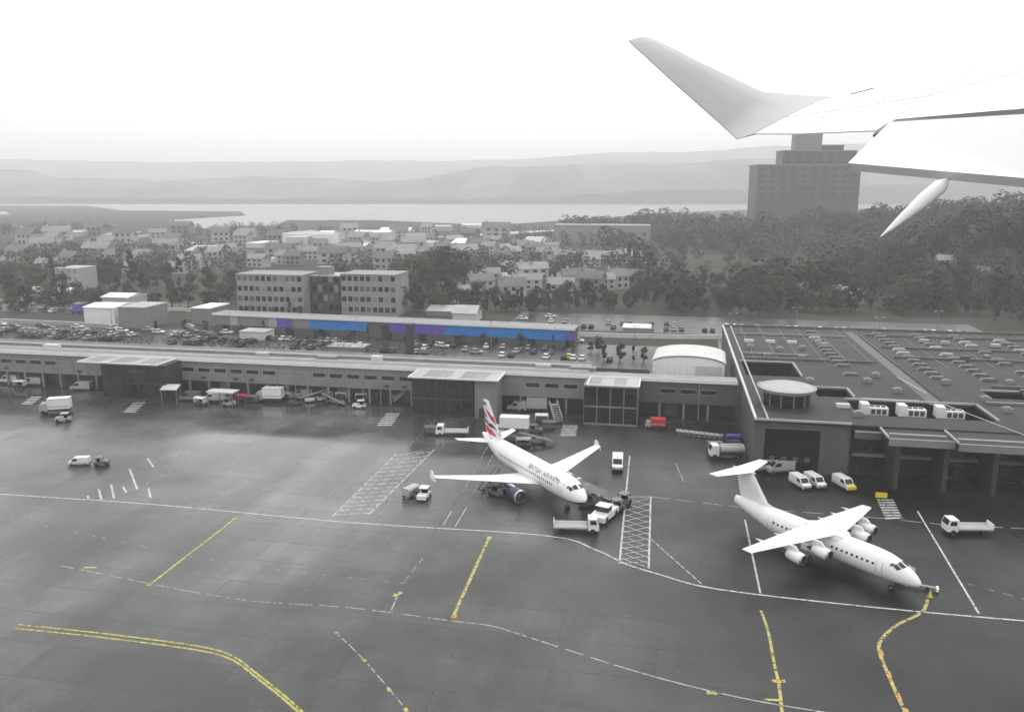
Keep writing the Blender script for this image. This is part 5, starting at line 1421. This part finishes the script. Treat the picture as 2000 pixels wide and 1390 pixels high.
tree_line([(1560, 575), (1750, 565), (2010, 580)], 34, 12, 14, 1.1, 1.6, 'tree on the lower wooded slope', 'trees on the lower slope')
tree_line([(1760, 596), (1880, 590), (2010, 600)], 22, 10, 12, .9, 1.4, 'tree below the dark wooded slope above the terminal', 'trees below the dark slope')
tree_line([(1650, 540), (1800, 520), (2010, 530)], 30, 12, 14, 1.1, 1.7, 'tree higher on the dark wooded slope', 'trees on the upper slope')
tree_line([(480, 618), (590, 618)], 5, 4, 1, .35, .5, 'small round tree before the office wing', 'small trees before the office')
tree_line([(300, 648), (600, 660), (790, 676)], 12, 14, 4, .3, .5, 'small tree beside the landside road', 'small roadside trees')
tree_line([(900, 672), (1180, 690)], 9, 12, 6, .35, .55, 'small tree on the ground behind the middle pod', 'small trees behind the pod')
tree_line([(1180, 704), (1262, 708)], 4, 6, 2, .4, .55, 'small dark tree beside the white shed', 'small trees by the white shed')

# far woods: one joined mass of leaf clumps
def wood(name, label, n, fn, size, matk, seed, k0=.8, k1=1.5, q=46):
    rnd = random.Random(seed)
    b = MB()
    for _ in range(n):
        p = fn(rnd)
        if p is None: continue
        k = rnd.uniform(k0, k1); rx, rz_ = 4.2 * k, 5.2 * k
        for i in range(q):
            d = Vector((rnd.gauss(0, 1), rnd.gauss(0, 1), rnd.gauss(0, 1))).normalized()
            c = p + Vector((d.x * rx, d.y * rx, rz_ * 1.1 + d.z * rz_)) * 1.0
            n_ = (d + Vector((rnd.uniform(-.6, .6), rnd.uniform(-.6, .6), rnd.uniform(-.2, .9)))).normalized()
            u = n_.orthogonal().normalized(); v = n_.cross(u)
            s1 = size * k * rnd.uniform(.6, 1.3)
            b.add([c + u * s1, c + v * s1, c - u * s1, c - v * s1], [(0, 1, 2, 3)])
    me = bpy.data.meshes.new(name); me.from_pydata(b.v, [], b.f); me.materials.append(M[matk])
    return tag(link(name, me), label, 'woodland', kind='stuff')
def on_hill(rnd):
    x, y = rnd.uniform(60, 820), rnd.uniform(338, 980)
    if hz(x, y) < 1.5 and rnd.random() < .75: return None
    return Vector((x, y, hz(x, y)))
wood('hill_wood', 'dense wood covering the rise behind the terminal', 1900, on_hill, .85, 'leaf', 31, .6, 1.5, 95)
wood('hill_wood', 'darker trees mixed into the wood on the rise', 1100, on_hill, .85, 'leaf3', 35, .7, 1.9, 95)
wood('hill_wood', 'paler trees mixed into the wood on the rise', 450, on_hill, .8, 'leaf4', 36, .5, 1.3, 95)
def on_flat(rnd):
    px = rnd.uniform(-100, 1150); py = 447 + 110 * rnd.random() ** 1.2
    p = G(px, py)
    if math.sin(p.x * .021 + 1.3) + math.sin(p.y * .017 + p.x * .006) < .15: return None
    if py < 480 and 560 < px < 1010 and rnd.random() < .8: return None
    return p
wood('lowland_wood', 'scattered far trees on the flat land before the lough', 1100, on_flat, .9, 'leaf2', 32, .5, 1.1, 60)
def hedge(rnd):
    s_ = rnd.uniform(-330, -60); return Wd(s_, 235.0 + rnd.uniform(-.6, .6))
wood('roadside_hedge', 'low dark hedge just beyond the pier roof', 560, hedge, .5, 'leaf3', 33, .22, .4, 30)

# ------------------------------------------------------------------ the air: one even box of haze
hzb = MB().box(-15500, 15500, -2500, 17000, -3.0, 400)
me = hzb.mesh('haze', ['white'])
me.materials.clear()
hm_ = bpy.data.materials.new('haze_air')
hm_.use_nodes = True
n = hm_.node_tree.nodes; n.clear()
pv = n.new('ShaderNodeVolumePrincipled')
pv.inputs['Color'].default_value = (0.99, 0.99, 0.99, 1)
pv.inputs['Density'].default_value = 0.0003
pv.inputs['Anisotropy'].default_value = 0.0
ou = n.new('ShaderNodeOutputMaterial')
hm_.node_tree.links.new(pv.outputs[0], ou.inputs['Volume'])
me.materials.append(hm_)
tag(link('haze', me), kind='stuff')
